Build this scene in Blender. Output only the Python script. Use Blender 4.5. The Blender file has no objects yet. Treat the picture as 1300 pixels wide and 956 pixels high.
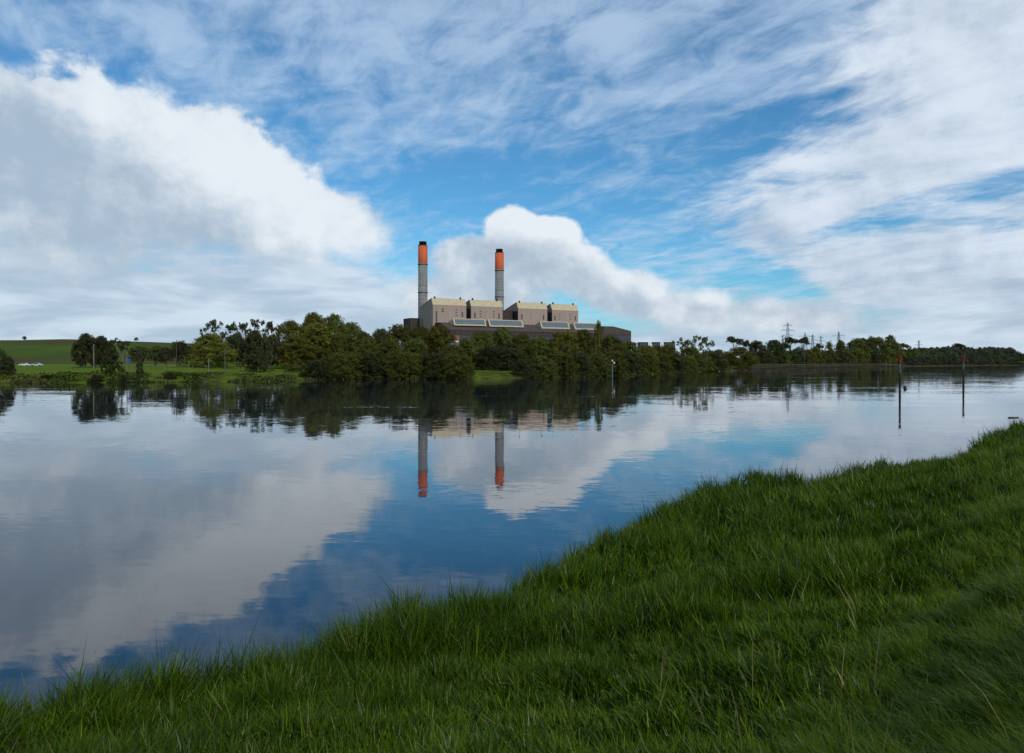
import bpy, bmesh, math, random
import numpy as np
from mathutils import Vector, Matrix
rng = np.random.default_rng(7)
random.seed(7)
SC = bpy.context.scene
COL = SC.collection
F, HC, YH, CX = 1011.0, 6.5, 461.0, 650.0      # focal length in photo pixels, eye height over the water

def wx(px, D): return (px - CX) / F * D
def wz(py, D): return HC + (YH - py) / F * D

# ------------------------------------------------------------------ materials
def srgb(r, g, b):
    f = lambda c: (c/255/12.92 if c/255 <= .04045 else ((c/255+.055)/1.055)**2.4)
    return (f(r), f(g), f(b), 1)

def nodes_of(m):
    m.use_nodes = True
    return m.node_tree, m.node_tree.nodes, m.node_tree.links

def noise_mat(name, c1, c2, scale=1.0, rough=.85, stretch=(1, 1, 1), detail=6, bump=0.0, spec=.3, metal=0.0, c3=None, scale3=.1, coord='Object'):
    m = bpy.data.materials.new(name)
    t, n, l = nodes_of(m)
    b = n['Principled BSDF']
    tc = n.new('ShaderNodeTexCoord'); mp = n.new('ShaderNodeMapping'); mp.inputs['Scale'].default_value = stretch
    no = n.new('ShaderNodeTexNoise'); no.inputs['Scale'].default_value = scale; no.inputs['Detail'].default_value = detail
    rp = n.new('ShaderNodeValToRGB')
    rp.color_ramp.elements[0].position = .32; rp.color_ramp.elements[1].position = .68
    rp.color_ramp.elements[0].color = (*c1[:3], 1); rp.color_ramp.elements[1].color = (*c2[:3], 1)
    l.new(tc.outputs[coord], mp.inputs[0]); l.new(mp.outputs[0], no.inputs['Vector']); l.new(no.outputs[0], rp.inputs[0])
    out = rp.outputs[0]
    if c3:
        n3 = n.new('ShaderNodeTexNoise'); n3.inputs['Scale'].default_value = scale3; n3.inputs['Detail'].default_value = 4
        r3 = n.new('ShaderNodeValToRGB'); r3.color_ramp.elements[0].position = .45; r3.color_ramp.elements[1].position = .62
        mx = n.new('ShaderNodeMix'); mx.data_type = 'RGBA'
        l.new(tc.outputs[coord], n3.inputs['Vector']); l.new(n3.outputs[0], r3.inputs[0]); l.new(r3.outputs[0], mx.inputs[0])
        l.new(out, mx.inputs[6]); mx.inputs[7].default_value = (*c3[:3], 1); out = mx.outputs[2]
    l.new(out, b.inputs['Base Color'])
    b.inputs['Roughness'].default_value = rough; b.inputs['Specular IOR Level'].default_value = spec; b.inputs['Metallic'].default_value = metal
    if bump:
        bp = n.new('ShaderNodeBump'); bp.inputs['Strength'].default_value = .6; bp.inputs['Distance'].default_value = bump
        l.new(no.outputs[0], bp.inputs['Height']); l.new(bp.outputs[0], b.inputs['Normal'])
    return m

def leaf_mat(name, dark, light):
    m = bpy.data.materials.new(name)
    t, n, l = nodes_of(m)
    b = n['Principled BSDF']
    tc = n.new('ShaderNodeTexCoord')
    no = n.new('ShaderNodeTexNoise'); no.inputs['Scale'].default_value = 5; no.inputs['Detail'].default_value = 8; no.inputs['Roughness'].default_value = .7
    rp = n.new('ShaderNodeValToRGB'); rp.color_ramp.elements[0].position = .35; rp.color_ramp.elements[1].position = .66
    rp.color_ramp.elements[0].color = (*dark, 1); rp.color_ramp.elements[1].color = (*light, 1)
    oi = n.new('ShaderNodeObjectInfo')
    hs = n.new('ShaderNodeHueSaturation')
    ma = n.new('ShaderNodeMapRange'); ma.inputs[3].default_value = .7; ma.inputs[4].default_value = 1.3
    mb = n.new('ShaderNodeMapRange'); mb.inputs[3].default_value = .48; mb.inputs[4].default_value = .515
    l.new(tc.outputs['Object'], no.inputs['Vector']); l.new(no.outputs[0], rp.inputs[0])
    l.new(oi.outputs['Random'], ma.inputs[0]); l.new(oi.outputs['Random'], mb.inputs[0])
    l.new(rp.outputs[0], hs.inputs['Color']); l.new(ma.outputs[0], hs.inputs['Value']); l.new(mb.outputs[0], hs.inputs['Hue'])
    l.new(hs.outputs[0], b.inputs['Base Color'])
    b.inputs['Roughness'].default_value = .7; b.inputs['Specular IOR Level'].default_value = .12
    tr = n.new('ShaderNodeBsdfTranslucent'); mx = n.new('ShaderNodeMixShader'); mx.inputs[0].default_value = .2
    l.new(hs.outputs[0], tr.inputs[0]); l.new(b.outputs[0], mx.inputs[1]); l.new(tr.outputs[0], mx.inputs[2])
    l.new(mx.outputs[0], n['Material Output'].inputs[0])
    return m

LEAF = {
    'olive': leaf_mat('leaves_olive', (.066, .070, .009), (.165, .155, .020)),
    'green': leaf_mat('leaves_green', (.045, .054, .009), (.122, .128, .020)),
    'dark': leaf_mat('leaves_dark', (.024, .030, .010), (.066, .072, .020)),
    'grey': leaf_mat('leaves_grey_green', (.038, .044, .016), (.098, .104, .035)),
}
M = {}
M['bark'] = noise_mat('bark', (.05, .04, .03), (.13, .11, .09), 3, .9, (1, 1, .3))
M['pale_bark'] = noise_mat('pale_bark', (.12, .10, .08), (.28, .25, .21), 3, .9, (1, 1, .3))
M['clad'] = noise_mat('wall_cladding', (.295, .215, .170), (.355, .264, .210), .35, .8, (1, 1, .08))
M['tan'] = noise_mat('roof_cladding', (.43, .345, .215), (.52, .42, .27), .5, .7, (1, 1, .2))
M['brown'] = noise_mat('brown_cladding', (.040, .026, .024), (.065, .042, .037), .4, .75, (1, 1, .1))
M['brown2'] = noise_mat('brown_roofing', (.055, .038, .034), (.085, .058, .050), .3, .7)
M['darkside'] = noise_mat('side_shade_dark', (.02, .022, .028), (.035, .037, .045), 1, .6)  # near black, stands in for shade on the side walls
M['slit'] = noise_mat('slit_glass', (.03, .035, .045), (.05, .055, .07), 1, .25, spec=.6)
M['glass'] = noise_mat('skylight_glass', (.08, .10, .11), (.14, .17, .18), .25, .3, (1, 1, 3), spec=.6)
M['orange'] = noise_mat('orange_paint', (.48, .085, .022), (.60, .12, .038), .25, .7, (1, 1, .25))
M['black'] = noise_mat('black_steel', (.012, .012, .014), (.03, .03, .033), 1, .6)
M['brick'] = noise_mat('orange_brick', (.20, .085, .045), (.30, .13, .07), 1, .9)
M['white'] = noise_mat('white_paint', (.55, .55, .53), (.72, .72, .70), 1, .6)
M['steel'] = noise_mat('galvanised_steel', (.10, .11, .12), (.18, .19, .20), 1, .5, metal=.3)
M['timber'] = noise_mat('weathered_timber', (.035, .028, .022), (.09, .07, .055), 2, .9, (1, 1, .2))
M['redpaint'] = noise_mat('red_paint', (.13, .008, .008), (.20, .014, .012), 2, .6)
M['darkred'] = noise_mat('dark_red_paint', (.022, .008, .008), (.06, .014, .012), 1.2, .7, (1, 1, .4))
M['greyband'] = noise_mat('grey_paint', (.055, .06, .07), (.11, .12, .135), 2, .7)
M['blue'] = noise_mat('blue_sign_paint', (.02, .06, .30), (.03, .08, .38), 1, .5)
M['carglass'] = noise_mat('car_glass', (.01, .012, .015), (.02, .022, .026), 1, .1, spec=.6)
M['silver'] = noise_mat('silver_paint', (.35, .37, .39), (.45, .47, .49), 1, .3, spec=.6)
M['carwhite'] = noise_mat('car_white_paint', (.6, .6, .6), (.7, .7, .7), 1, .35, spec=.6)
M['carblack'] = noise_mat('car_black_paint', (.01, .01, .012), (.02, .02, .022), 1, .3, spec=.6)
M['rubber'] = noise_mat('rubber', (.01, .01, .01), (.02, .02, .02), 1, .9)
M['_'] = noise_mat('pasture', (.030, .072, .008), (.062, .135, .014), .06, .95, (1, .35, 1), 8, c3=(.045, .060, .014), scale3=.03)
M['hillgrass'] = noise_mat('hill_pasture', (.042, .072, .010), (.064, .098, .015), .012, .95, (1, .5, 3), 8, spec=.03, c3=(.066, .056, .022), scale3=.006)

# concrete with horizontal lift bands
def banded_concrete():
    m = noise_mat('concrete_lifts', (.17, .167, .155), (.26, .252, .235), .15, .9, (1, 1, .5))
    t, n, l = nodes_of(m)
    b = n['Principled BSDF']; src = b.inputs['Base Color'].links[0].from_socket
    tc = n.new('ShaderNodeTexCoord'); mp = n.new('ShaderNodeMapping'); mp.inputs['Scale'].default_value = (0.02, 0.02, 1)
    no = n.new('ShaderNodeTexNoise'); no.inputs['Scale'].default_value = .38; no.inputs['Detail'].default_value = 5; no.inputs['Roughness'].default_value = .8
    rp = n.new('ShaderNodeValToRGB'); rp.color_ramp.elements[0].position = .35; rp.color_ramp.elements[1].position = .65
    rp.color_ramp.elements[0].color = (.62, .62, .62, 1); rp.color_ramp.elements[1].color = (1.25, 1.25, 1.22, 1)
    mx = n.new('ShaderNodeMix'); mx.data_type = 'RGBA'; mx.blend_type = 'MULTIPLY'; mx.inputs[0].default_value = 1
    l.new(tc.outputs['Object'], mp.inputs[0]); l.new(mp.outputs[0], no.inputs['Vector']); l.new(no.outputs[0], rp.inputs[0])
    l.new(src, mx.inputs[6]); l.new(rp.outputs[0], mx.inputs[7]); l.new(mx.outputs[2], b.inputs['Base Color'])
    return m
M['concrete'] = banded_concrete()

# ------------------------------------------------------------------ object helpers
def mesh_np(name, verts, faces_flat, loop_tot):
    me = bpy.data.meshes.new(name)
    verts = np.asarray(verts, dtype=np.float32)
    me.vertices.add(len(verts)); me.vertices.foreach_set('co', verts.ravel())
    nl = len(faces_flat); nf = len(loop_tot)
    me.loops.add(nl); me.loops.foreach_set('vertex_index', np.asarray(faces_flat, dtype=np.int32))
    me.polygons.add(nf)
    st = np.zeros(nf, dtype=np.int32); st[1:] = np.cumsum(loop_tot)[:-1]
    me.polygons.foreach_set('loop_start', st)
    me.update(calc_edges=True)
    return me

def link(name, me, mat=None, parent=None, smooth=False):
    o = bpy.data.objects.new(name, me); COL.objects.link(o)
    if mat and me is not None and not me.materials: me.materials.append(mat)
    if parent: o.parent = parent
    if smooth: me.shade_smooth()
    return o

def tag(o, label=None, cat=None, group=None, kind=None):
    if label: o['label'] = label
    if cat: o['category'] = cat
    if group: o['group'] = group
    if kind: o['kind'] = kind
    return o

def empty(name, loc, rz=0.0):
    o = bpy.data.objects.new(name, None); COL.objects.link(o)
    o.location = loc; o.rotation_euler = (0, 0, rz); o.empty_display_size = .5
    return o

class MB:
    def __init__(s): s.v = []; s.f = []
    def poly(s, pts, faces):
        k = len(s.v); s.v += [tuple(p) for p in pts]; s.f += [tuple(i+k for i in f) for f in faces]; return s
    def box(s, x0, x1, y0, y1, z0, z1):
        return s.poly([(x0,y0,z0),(x1,y0,z0),(x1,y1,z0),(x0,y1,z0),(x0,y0,z1),(x1,y0,z1),(x1,y1,z1),(x0,y1,z1)],
                      [(0,3,2,1),(4,5,6,7),(0,1,5,4),(1,2,6,5),(2,3,7,6),(3,0,4,7)])
    def prism_x(s, prof, x0, x1):       # profile of (y,z), counter-clockwise seen from +x
        n = len(prof)
        pts = [(x0, y, z) for y, z in prof] + [(x1, y, z) for y, z in prof]
        return s.poly(pts, [tuple(range(n-1, -1, -1)), tuple(range(n, 2*n))] + [(i, (i+1) % n, n+(i+1) % n, n+i) for i in range(n)])
    def prism_z(s, pts2, z0, z1):
        n = len(pts2)
        pts = [(x, y, z0) for x, y in pts2] + [(x, y, z1) for x, y in pts2]
        return s.poly(pts, [tuple(range(n-1, -1, -1)), tuple(range(n, 2*n))] + [(i, (i+1) % n, n+(i+1) % n, n+i) for i in range(n)])
    def tube(s, p, q, r0, r1=None, n=8, cap=True):
        r1 = r0 if r1 is None else r1
        p = Vector(p); q = Vector(q); d = (q-p)
        a = d.normalized().orthogonal().normalized(); b = d.normalized().cross(a)
        pts = []
        for c, r in ((p, r0), (q, r1)):
            for i in range(n):
                t = 2*math.pi*i/n; pts.append(tuple(c + (a*math.cos(t) + b*math.sin(t))*r))
        fs = [(i, (i+1) % n, n+(i+1) % n, n+i) for i in range(n)]
        if cap: fs += [tuple(range(n-1, -1, -1)), tuple(range(n, 2*n))]
        return s.poly(pts, fs)
    def lathe(s, prof, n=24, c=(0, 0)):   # (r,z)
        k = len(s.v)
        for r, z in prof:
            for i in range(n):
                t = 2*math.pi*i/n; s.v.append((c[0]+r*math.cos(t), c[1]+r*math.sin(t), z))
        for j in range(len(prof)-1):
            for i in range(n):
                s.f.append((k+j*n+i, k+j*n+(i+1) % n, k+(j+1)*n+(i+1) % n, k+(j+1)*n+i))
        s.f.append(tuple(k+i for i in range(n-1, -1, -1))); s.f.append(tuple(k+(len(prof)-1)*n+i for i in range(n)))
        return s
    def mesh(s, name):
        me = bpy.data.meshes.new(name); me.from_pydata(s.v, [], s.f)
        bm = bmesh.new(); bm.from_mesh(me); bmesh.ops.recalc_face_normals(bm, faces=bm.faces); bm.to_mesh(me); bm.free()
        return me
    def build(s, name, mat, parent=None, smooth=False):
        return link(name, s.mesh(name), mat, parent, smooth)

def copy_tree(o, parent=None):
    c = o.copy(); COL.objects.link(c)
    if parent: c.parent = parent
    for ch in list(o.children): copy_tree(ch, c)
    return c

# ------------------------------------------------------------------ value noise for terrain
_tab = rng.random((256, 256))
def vnoise(x, y):
    xi = np.floor(x).astype(int); yi = np.floor(y).astype(int); fx = x-xi; fy = y-yi
    fx = fx*fx*(3-2*fx); fy = fy*fy*(3-2*fy)
    g = lambda a, b: _tab[a & 255, b & 255]
    return (g(xi, yi)*(1-fx)+g(xi+1, yi)*fx)*(1-fy)+(g(xi, yi+1)*(1-fx)+g(xi+1, yi+1)*fx)*fy - .5
def fbm(x, y, o=4):
    s = 0; a = 1
    for i in range(o): s = s+a*vnoise(x*2**i+17*i, y*2**i+31*i); a *= .5
    return s
def sstep(a, b, x):
    t = np.clip((x-a)/(b-a), 0, 1); return t*t*(3-2*t)

def signed_dist(line, X, Y, side):
    """distance to a polyline; positive on the land side (side = +1: land on the line's left)"""
    best = np.full(X.shape, 1e18); sg = np.zeros(X.shape)
    for (ax, ay), (bx, by) in zip(line[:-1], line[1:]):
        dx, dy = bx-ax, by-ay; L2 = dx*dx+dy*dy
        t = np.clip(((X-ax)*dx+(Y-ay)*dy)/L2, 0, 1)
        d2 = (X-ax-t*dx)**2+(Y-ay-t*dy)**2
        cr = dx*(Y-ay)-dy*(X-ax)
        better = d2 < best
        best = np.where(better, d2, best); sg = np.where(better, np.sign(cr), sg)
    return np.sqrt(best)*sg*side

# ------------------------------------------------------------------ far bank
def shore(px, py):
    D = HC*F/(py-YH); return (wx(px, D), D)
FAR_LINE = [(-3000, 120), (-700, 190), (-320, 235), shore(0, 486.5), shore(140, 486), shore(300, 484.6), shore(360, 484.3), shore(418, 482.2), shore(440, 481.2), shore(520, 481),
            shore(600, 480.9), shore(660, 480.2), shore(720, 479), shore(800, 476.8), shore(850, 474), shore(900, 471.8), shore(950, 470), shore(1040, 467.3),
            shore(1150, 465.1), shore(1300, 463.7), (6000, 5200)]
def far_h(X, Y):
    X = np.asarray(X, float); Y = np.asarray(Y, float)
    d = signed_dist(FAR_LINE, X, Y, 1) + 1.6*fbm(X*.12, Y*.12, 3) + 3*fbm(X*.03, Y*.03, 2)
    g = 2.2 + 4.8*sstep(-30, 170, X) + 8*sstep(500, 1500, X)
    z = np.where(d < 0, np.maximum(d*.5, -2.0), 2.9*sstep(-3, 15, d) - .15)
    z = np.where(d > 0, z + g*sstep(14, 110, d), z)
    z = np.where(d > 0, z + 6.0*sstep(-60, 40, X)*sstep(100, 240, d), z)
    z = np.where(d > 0, z + .35*fbm(X*.2, Y*.2, 3), z)
    return z
def gz(x, y): return float(far_h(np.array([x]), np.array([y]))[0])

def grid_mesh(name, xs, ys, hf):
    X, Y = np.meshgrid(xs, ys); Z = hf(X, Y)
    V = np.stack([X, Y, Z], -1).reshape(-1, 3)
    nx, ny = len(xs), len(ys)
    i = (np.arange(ny-1)[:, None]*nx + np.arange(nx-1)[None, :]).ravel()
    fc = np.stack([i, i+1, i+nx+1, i+nx], 1)
    return mesh_np(name, V, fc.ravel(), np.full(len(fc), 4)), Z
# the far bank is a strip mesh that follows the shoreline, then one wide grid behind it
xs = np.concatenate([np.linspace(-3000, -420, 20), np.arange(-400, 260, 3.0), np.arange(264, 700, 8.0), np.linspace(720, 2600, 100), np.linspace(2700, 9000, 20)])
ys = np.concatenate([np.arange(120, 480, 3.0), np.arange(486, 900, 6.0), np.linspace(910, 2700, 150), np.linspace(2800, 16000, 20)])
me, Z = grid_mesh('far_bank', xs, ys, far_h)
keep_far = me
o = link('far_bank', me, None, smooth=True); tag(o, kind='structure')
# bank material: pasture on top, rough scrub on the slope, bare earth by the water
m = noise_mat('bank_ground', (.062, .112, .005), (.110, .175, .008), .05, .95, (1, .3, 1), 8, spec=.03, c3=(.085, .120, .010), scale3=.02, coord='Object')
t, n, l = nodes_of(m); b = n['Principled BSDF']; top = b.inputs['Base Color'].links[0].from_socket
geo = n.new('ShaderNodeNewGeometry'); sp = n.new('ShaderNodeSeparateXYZ'); l.new(geo.outputs['Position'], sp.inputs[0])
no = n.new('ShaderNodeTexNoise'); no.inputs['Scale'].default_value = .25; no.inputs['Detail'].default_value = 8; l.new(geo.outputs['Position'], no.inputs['Vector'])
add = n.new('ShaderNodeMath'); add.operation = 'MULTIPLY_ADD'; add.inputs[1].default_value = 2.4; l.new(no.outputs[0], add.inputs[0]); l.new(sp.outputs[2], add.inputs[2])
r1 = n.new('ShaderNodeMapRange'); r1.inputs[1].default_value = 3.7; r1.inputs[2].default_value = 4.4; 
xr = n.new('ShaderNodeMapRange'); xr.inputs[1].default_value = 170; xr.inputs[2].default_value = 240; xr.inputs[4].default_value = -2.6; l.new(sp.outputs[0], xr.inputs[0])
ad2 = n.new('ShaderNodeMath'); l.new(add.outputs[0], ad2.inputs[0]); l.new(xr.outputs[0], ad2.inputs[1]); l.new(ad2.outputs[0], r1.inputs[0])
r0 = n.new('ShaderNodeMapRange'); r0.inputs[1].default_value = 1.1; r0.inputs[2].default_value = 1.5; l.new(ad2.outputs[0], r0.inputs[0])
sc_ = n.new('ShaderNodeValToRGB'); sc_.color_ramp.elements[0].color = (.036, .044, .009, 1); sc_.color_ramp.elements[1].color = (.080, .112, .010, 1)
sc_.color_ramp.elements[0].position = .35; sc_.color_ramp.elements[1].position = .6; l.new(no.outputs[0], sc_.inputs[0])
m1 = n.new('ShaderNodeMix'); m1.data_type = 'RGBA'; l.new(r0.outputs[0], m1.inputs[0]); m1.inputs[6].default_value = (.060, .044, .022, 1); l.new(sc_.outputs[0], m1.inputs[7])
m2 = n.new('ShaderNodeMix'); m2.data_type = 'RGBA'; l.new(r1.outputs[0], m2.inputs[0]); l.new(m1.outputs[2], m2.inputs[6]); l.new(top, m2.inputs[7])
l.new(m2.outputs[2], b.inputs['Base Color'])
keep_far.materials.append(m)

# hill behind the pasture
def hill_h(X, Y):
    e = sstep(900, 1450, Y)*(1-.9*sstep(1700, 3200, Y))
    return -1 + (48+3*fbm(X*.002, Y*.002, 2)-8*sstep(-800, -500, X))*e*(1-sstep(-420, 60, X)) + 3*fbm(X*.01, Y*.01, 3)*e
me, _ = grid_mesh('hill', np.linspace(-3600, 100, 120), np.linspace(880, 3300, 90), hill_h)
tag(link('hill', me, M['hillgrass'], smooth=True), kind='structure')

# ------------------------------------------------------------------ near bank
NEAR_LINE = [(-400, -260), (-60, -20), (-22, 5.0), (-11.6, 12.2), (-8.6, 13.3), (-4.6, 15.0), (-1.5, 18.6), (1.1, 23), (3.6, 27.8), (6.5, 32.9), (11.6, 39.5), (14.2, 38.6), (20.2, 44.0),
             (24.5, 45.2), (31, 54), (40, 66), (50, 77), (80, 104), (160, 170), (420, 360), (1500, 1100)]
CREST = 4.65
def near_d(X, Y): return signed_dist(NEAR_LINE, X, Y, -1)
def near_h(X, Y):
    X = np.asarray(X, float); Y = np.asarray(Y, float)
    d = near_d(X, Y) + .5*fbm(X*.5, Y*.5, 3)
    z = np.where(d < 0, np.maximum(d*.6, -2.5), .15*sstep(0, .6, d)+(CREST-.15)*np.clip(d/14.5, 0, 1)**1.5)
    z = np.where(d > 14.5, CREST + .25*sstep(14.5, 40, d), z)
    for mx, my, mr, mh in ((10.9, 38.0, 2.3, .62), (8.0, 33.2, 2.2, .35), (20.4, 41.6, 4.0, .65), (26.5, 45.6, 2.2, .5), (33.5, 54.5, 4.0, .55), (43, 68, 6, .35), (3.2, 24.4, 1.6, .3), (-2.8, 15.4, 1.2, .25)):
        z = z + np.where(d > 0, mh*np.exp(-((X-mx)**2+(Y-my)**2)/mr**2)*sstep(-.1, .7, d), 0)
    lump = .42*fbm(X*.2+5, Y*.2, 3)+.16*fbm(X*.8, Y*.8, 2)
    return z + np.where(d > 0, lump*sstep(0, 3, d), 0)
xs = np.concatenate([np.linspace(-400, -34, 20), np.arange(-32, 34, .4), np.arange(34.5, 90, 1.0), np.linspace(92, 1500, 60)])
ys = np.concatenate([np.linspace(-400, -12, 16), np.arange(-10, 60, .4), np.arange(60.5, 120, 1.0), np.linspace(122, 1100, 50)])
me, _ = grid_mesh('near_bank', xs, ys, near_h)
M['soil'] = noise_mat('bank_soil', (.012, .018, .003), (.028, .040, .005), 2, 1, detail=8, spec=.02)
tag(link('near_bank', me, M['soil'], smooth=True), kind='structure')

# ------------------------------------------------------------------ grass blades on the near bank
def grass_mat(name, cols):
    m = bpy.data.materials.new(name)
    t, n, l = nodes_of(m); b = n['Principled BSDF']
    at = n.new('ShaderNodeAttribute'); at.attribute_name = 'tone'
    rp = n.new('ShaderNodeValToRGB'); rp.color_ramp.elements.remove(rp.color_ramp.elements[1])
    rp.color_ramp.elements[0].position = cols[0][0]; rp.color_ramp.elements[0].color = (*cols[0][1], 1)
    for p, c in cols[1:]:
        e = rp.color_ramp.elements.new(p); e.color = (*c, 1)
    l.new(at.outputs['Fac'], rp.inputs[0]); l.new(rp.outputs[0], b.inputs['Base Color'])
    b.inputs['Roughness'].default_value = .34; b.inputs['Specular IOR Level'].default_value = .12
    tr = n.new('ShaderNodeBsdfTranslucent'); mx = n.new('ShaderNodeMixShader'); mx.inputs[0].default_value = .22
    l.new(rp.outputs[0], tr.inputs[0]); l.new(b.outputs[0], mx.inputs[1]); l.new(tr.outputs[0], mx.inputs[2])
    l.new(mx.outputs[0], n['Material Output'].inputs[0])
    return m
M['reed'] = grass_mat('reed_grass', [(0, (.012, .026, .001)), (.45, (.040, .078, .0015)), (.75, (.076, .130, .002)), (.965, (.13, .195, .010)), (.975, (.15, .12, .05)), (1, (.20, .15, .07))])  # kept dark: cloud shadow over the near bank is in these colours
M['turf'] = grass_mat('fine_grass', [(0, (.030, .058, .001)), (.5, (.066, .112, .0015)), (.85, (.105, .165, .003)), (.975, (.13, .185, .010)), (.985, (.19, .15, .07)), (1, (.23, .18, .09))])  # short grass, cloud shadow likewise darkened into the colour

def blades(name, X, Y, L, W, lean, bend, tone, mat, segs):
    N = len(X); Z = near_h(X, Y)-.03
    ang = rng.random(N)*2*np.pi
    wind = 1.6 + 1.5*fbm(X*.15, Y*.15, 2)
    k = rng.random(N) < .28
    ang = np.where(k, wind+rng.normal(0, .6, N), ang)
    dx, dy = np.cos(ang), np.sin(ang)
    fa = ang + np.pi/2 + rng.normal(0, .7, N)
    fx, fy = np.cos(fa), np.sin(fa)
    hs = np.linspace(0, 1, segs+1)
    verts = np.zeros((N, 2*segs+1, 3), dtype=np.float32)
    for i, h in enumerate(hs):
        off = L*(lean*h + bend*h*h*h)
        zz = L*h*(1-.35*lean*lean) - L*bend*bend*.38*h**4
        cx, cy, cz = X+dx*off, Y+dy*off, Z+zz
        if i == segs: verts[:, 2*segs] = np.stack([cx, cy, cz], 1); break
        w = W*(1-.55*h**2)*.5
        verts[:, 2*i] = np.stack([cx-fx*w, cy-fy*w, cz], 1); verts[:, 2*i+1] = np.stack([cx+fx*w, cy+fy*w, cz], 1)
    base = (np.arange(N)*(2*segs+1))[:, None]
    pat = []
    for i in range(segs-1): pat += [2*i, 2*i+1, 2*i+3, 2*i+2]
    pat += [2*segs-2, 2*segs-1, 2*segs]
    fl = (base+np.array(pat)[None]).ravel()
    me = mesh_np(name, verts.reshape(-1, 3), fl, np.tile(np.array([4]*(segs-1)+[3]), N))
    a = me.attributes.new('tone', 'FLOAT', 'POINT'); a.data.foreach_set('value', np.repeat(tone, 2*segs+1).astype(np.float32))
    o = link(name, me, mat, smooth=True)
    return o

def roots(N, t0, t1, spread, p=1.0):
    t = t0*(t1/t0)**(rng.random(N)**p); th = (rng.random(N)-.5)*2*np.radians(spread)+np.radians(3)
    X = t*np.sin(th); Y = t*np.cos(th)
    c = .07+.004*t                                        # gather into tussocks
    gx, gy = np.floor(X/(c*4)), np.floor(Y/(c*4))
    h = np.sin(gx*127.1+gy*311.7)*43758.5; hx = h-np.floor(h); h = np.sin(gx*269.5+gy*183.3)*43758.5; hy = h-np.floor(h)
    tx, ty = (gx+hx)*c*4, (gy+hy)*c*4
    m_ = rng.random(N)*.55
    return X+(tx-X)*m_, Y+(ty-Y)*m_, t
def make_grass(N, t0, t1, segs, spread=44):
    X, Y, t = roots(N, t0, t1, spread)
    d = near_d(X, Y)
    edge = 10.1 + 1.6*fbm(X*.3, Y*.3, 3)
    patch = fbm(X*.13+9, Y*.13+4, 3)
    tall = (d > -.15) & (d < edge + rng.normal(0, .35, N))
    lowr = (d >= edge - .2) & ~tall
    out = []
    h1 = 1+.8*fbm(X*.3, Y*.3, 3)+.5*vnoise(X*1.7, Y*1.7)
    i = np.where(tall)[0]
    n_ = len(i)
    L = (.42+.34*rng.random(n_)**1.3)*np.clip(h1[i], .45, 1.75)*(1+.5*(1-sstep(.5, 3, d[i])))*(.55+.45*(1-sstep(7.6, 10.8, d[i])))
    sp = rng.random(n_) < .02
    L = np.where(sp, L*1.35, L)
    W = (.013+.013*rng.random(n_)) + .00055*t[i]
    tone = np.clip(.46+.30*patch[i]+.21*rng.normal(0, 1, n_)+.25*vnoise(X[i]*1.3, Y[i]*1.3), 0, .96)
    tone = np.where(rng.random(n_) < .014, .99, tone)
    lean = np.abs(rng.normal(0, .16, n_)); bend = np.clip(rng.beta(1.4, 3.0, n_)*1.0, 0, .85)
    out.append(blades('tall_grass', X[i], Y[i], L, W, lean, bend, tone, M['reed'], segs))
    i = np.where(lowr)[0]; n_ = len(i)
    L = (.20+.20*rng.random(n_))*np.clip(h1[i], .6, 1.6)
    W = (.0035+.0030*rng.random(n_)) + .00035*t[i]
    tone = np.clip(.5+.55*patch[i]+.14*rng.normal(0, 1, n_)+.25*vnoise(X[i]*.9, Y[i]*.9), 0, .97)
    tone = np.where(rng.random(n_) < .016, .995, tone)
    lean = np.abs(rng.normal(0, .30, n_)); bend = np.clip(rng.beta(2, 2.2, n_)*1.1, 0, .95)
    out.append(blades('short_grass', X[i], Y[i], L, W, lean, bend, tone, M['turf'], segs))
    return out
g_near = make_grass(330000, 2.2, 14, 4)
g_far = make_grass(560000, 12, 120, 2)
def join_meshes(a, b):
    # append b's geometry to a with numpy (same material)
    A, B = a.data, b.data
    def rd(m):
        v = np.empty(len(m.vertices)*3, np.float32); m.vertices.foreach_get('co', v)
        lo = np.empty(len(m.loops), np.int32); m.loops.foreach_get('vertex_index', lo)
        pt = np.empty(len(m.polygons), np.int32); m.polygons.foreach_get('loop_total', pt)
        tn = np.empty(len(m.vertices), np.float32); m.attributes['tone'].data.foreach_get('value', tn)
        return v.reshape(-1, 3), lo, pt, tn
    v1, l1, p1, t1 = rd(A); v2, l2, p2, t2 = rd(B)
    me = mesh_np(a.name, np.concatenate([v1, v2]), np.concatenate([l1, l2+len(v1)]), np.concatenate([p1, p2]))
    at = me.attributes.new('tone', 'FLOAT', 'POINT'); at.data.foreach_set('value', np.concatenate([t1, t2]))
    me.materials.append(A.materials[0]); me.shade_smooth()
    a.data = me; bpy.data.objects.remove(b); bpy.data.meshes.remove(A); bpy.data.meshes.remove(B)
for a, b_ in zip(g_near, g_far): join_meshes(a, b_)
_N = 170
X_, Y_, t_ = roots(_N, 4, 45, 44); d_ = near_d(X_, Y_); ok_ = (d_ > 1) & (d_ < 13.5); X_, Y_, t_ = X_[ok_], Y_[ok_], t_[ok_]; _n = len(X_)
dry = blades('dry_stalks', X_, Y_, .75+.45*rng.random(_n), .005+.0006*t_, np.abs(rng.normal(0, .22, _n)), rng.random(_n)*.5, np.full(_n, .99), M['reed'], 4)
tag(dry, 'scattered dry straw coloured stalks standing in the tall grass', 'dry grass', kind='stuff')
tag(g_near[0], 'tall dark green reedy grass covering the near bank down to the water', 'tall grass', kind='stuff')
tag(g_near[1], 'short fine green grass tangled on top of the near bank', 'short grass', kind='stuff')

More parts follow.
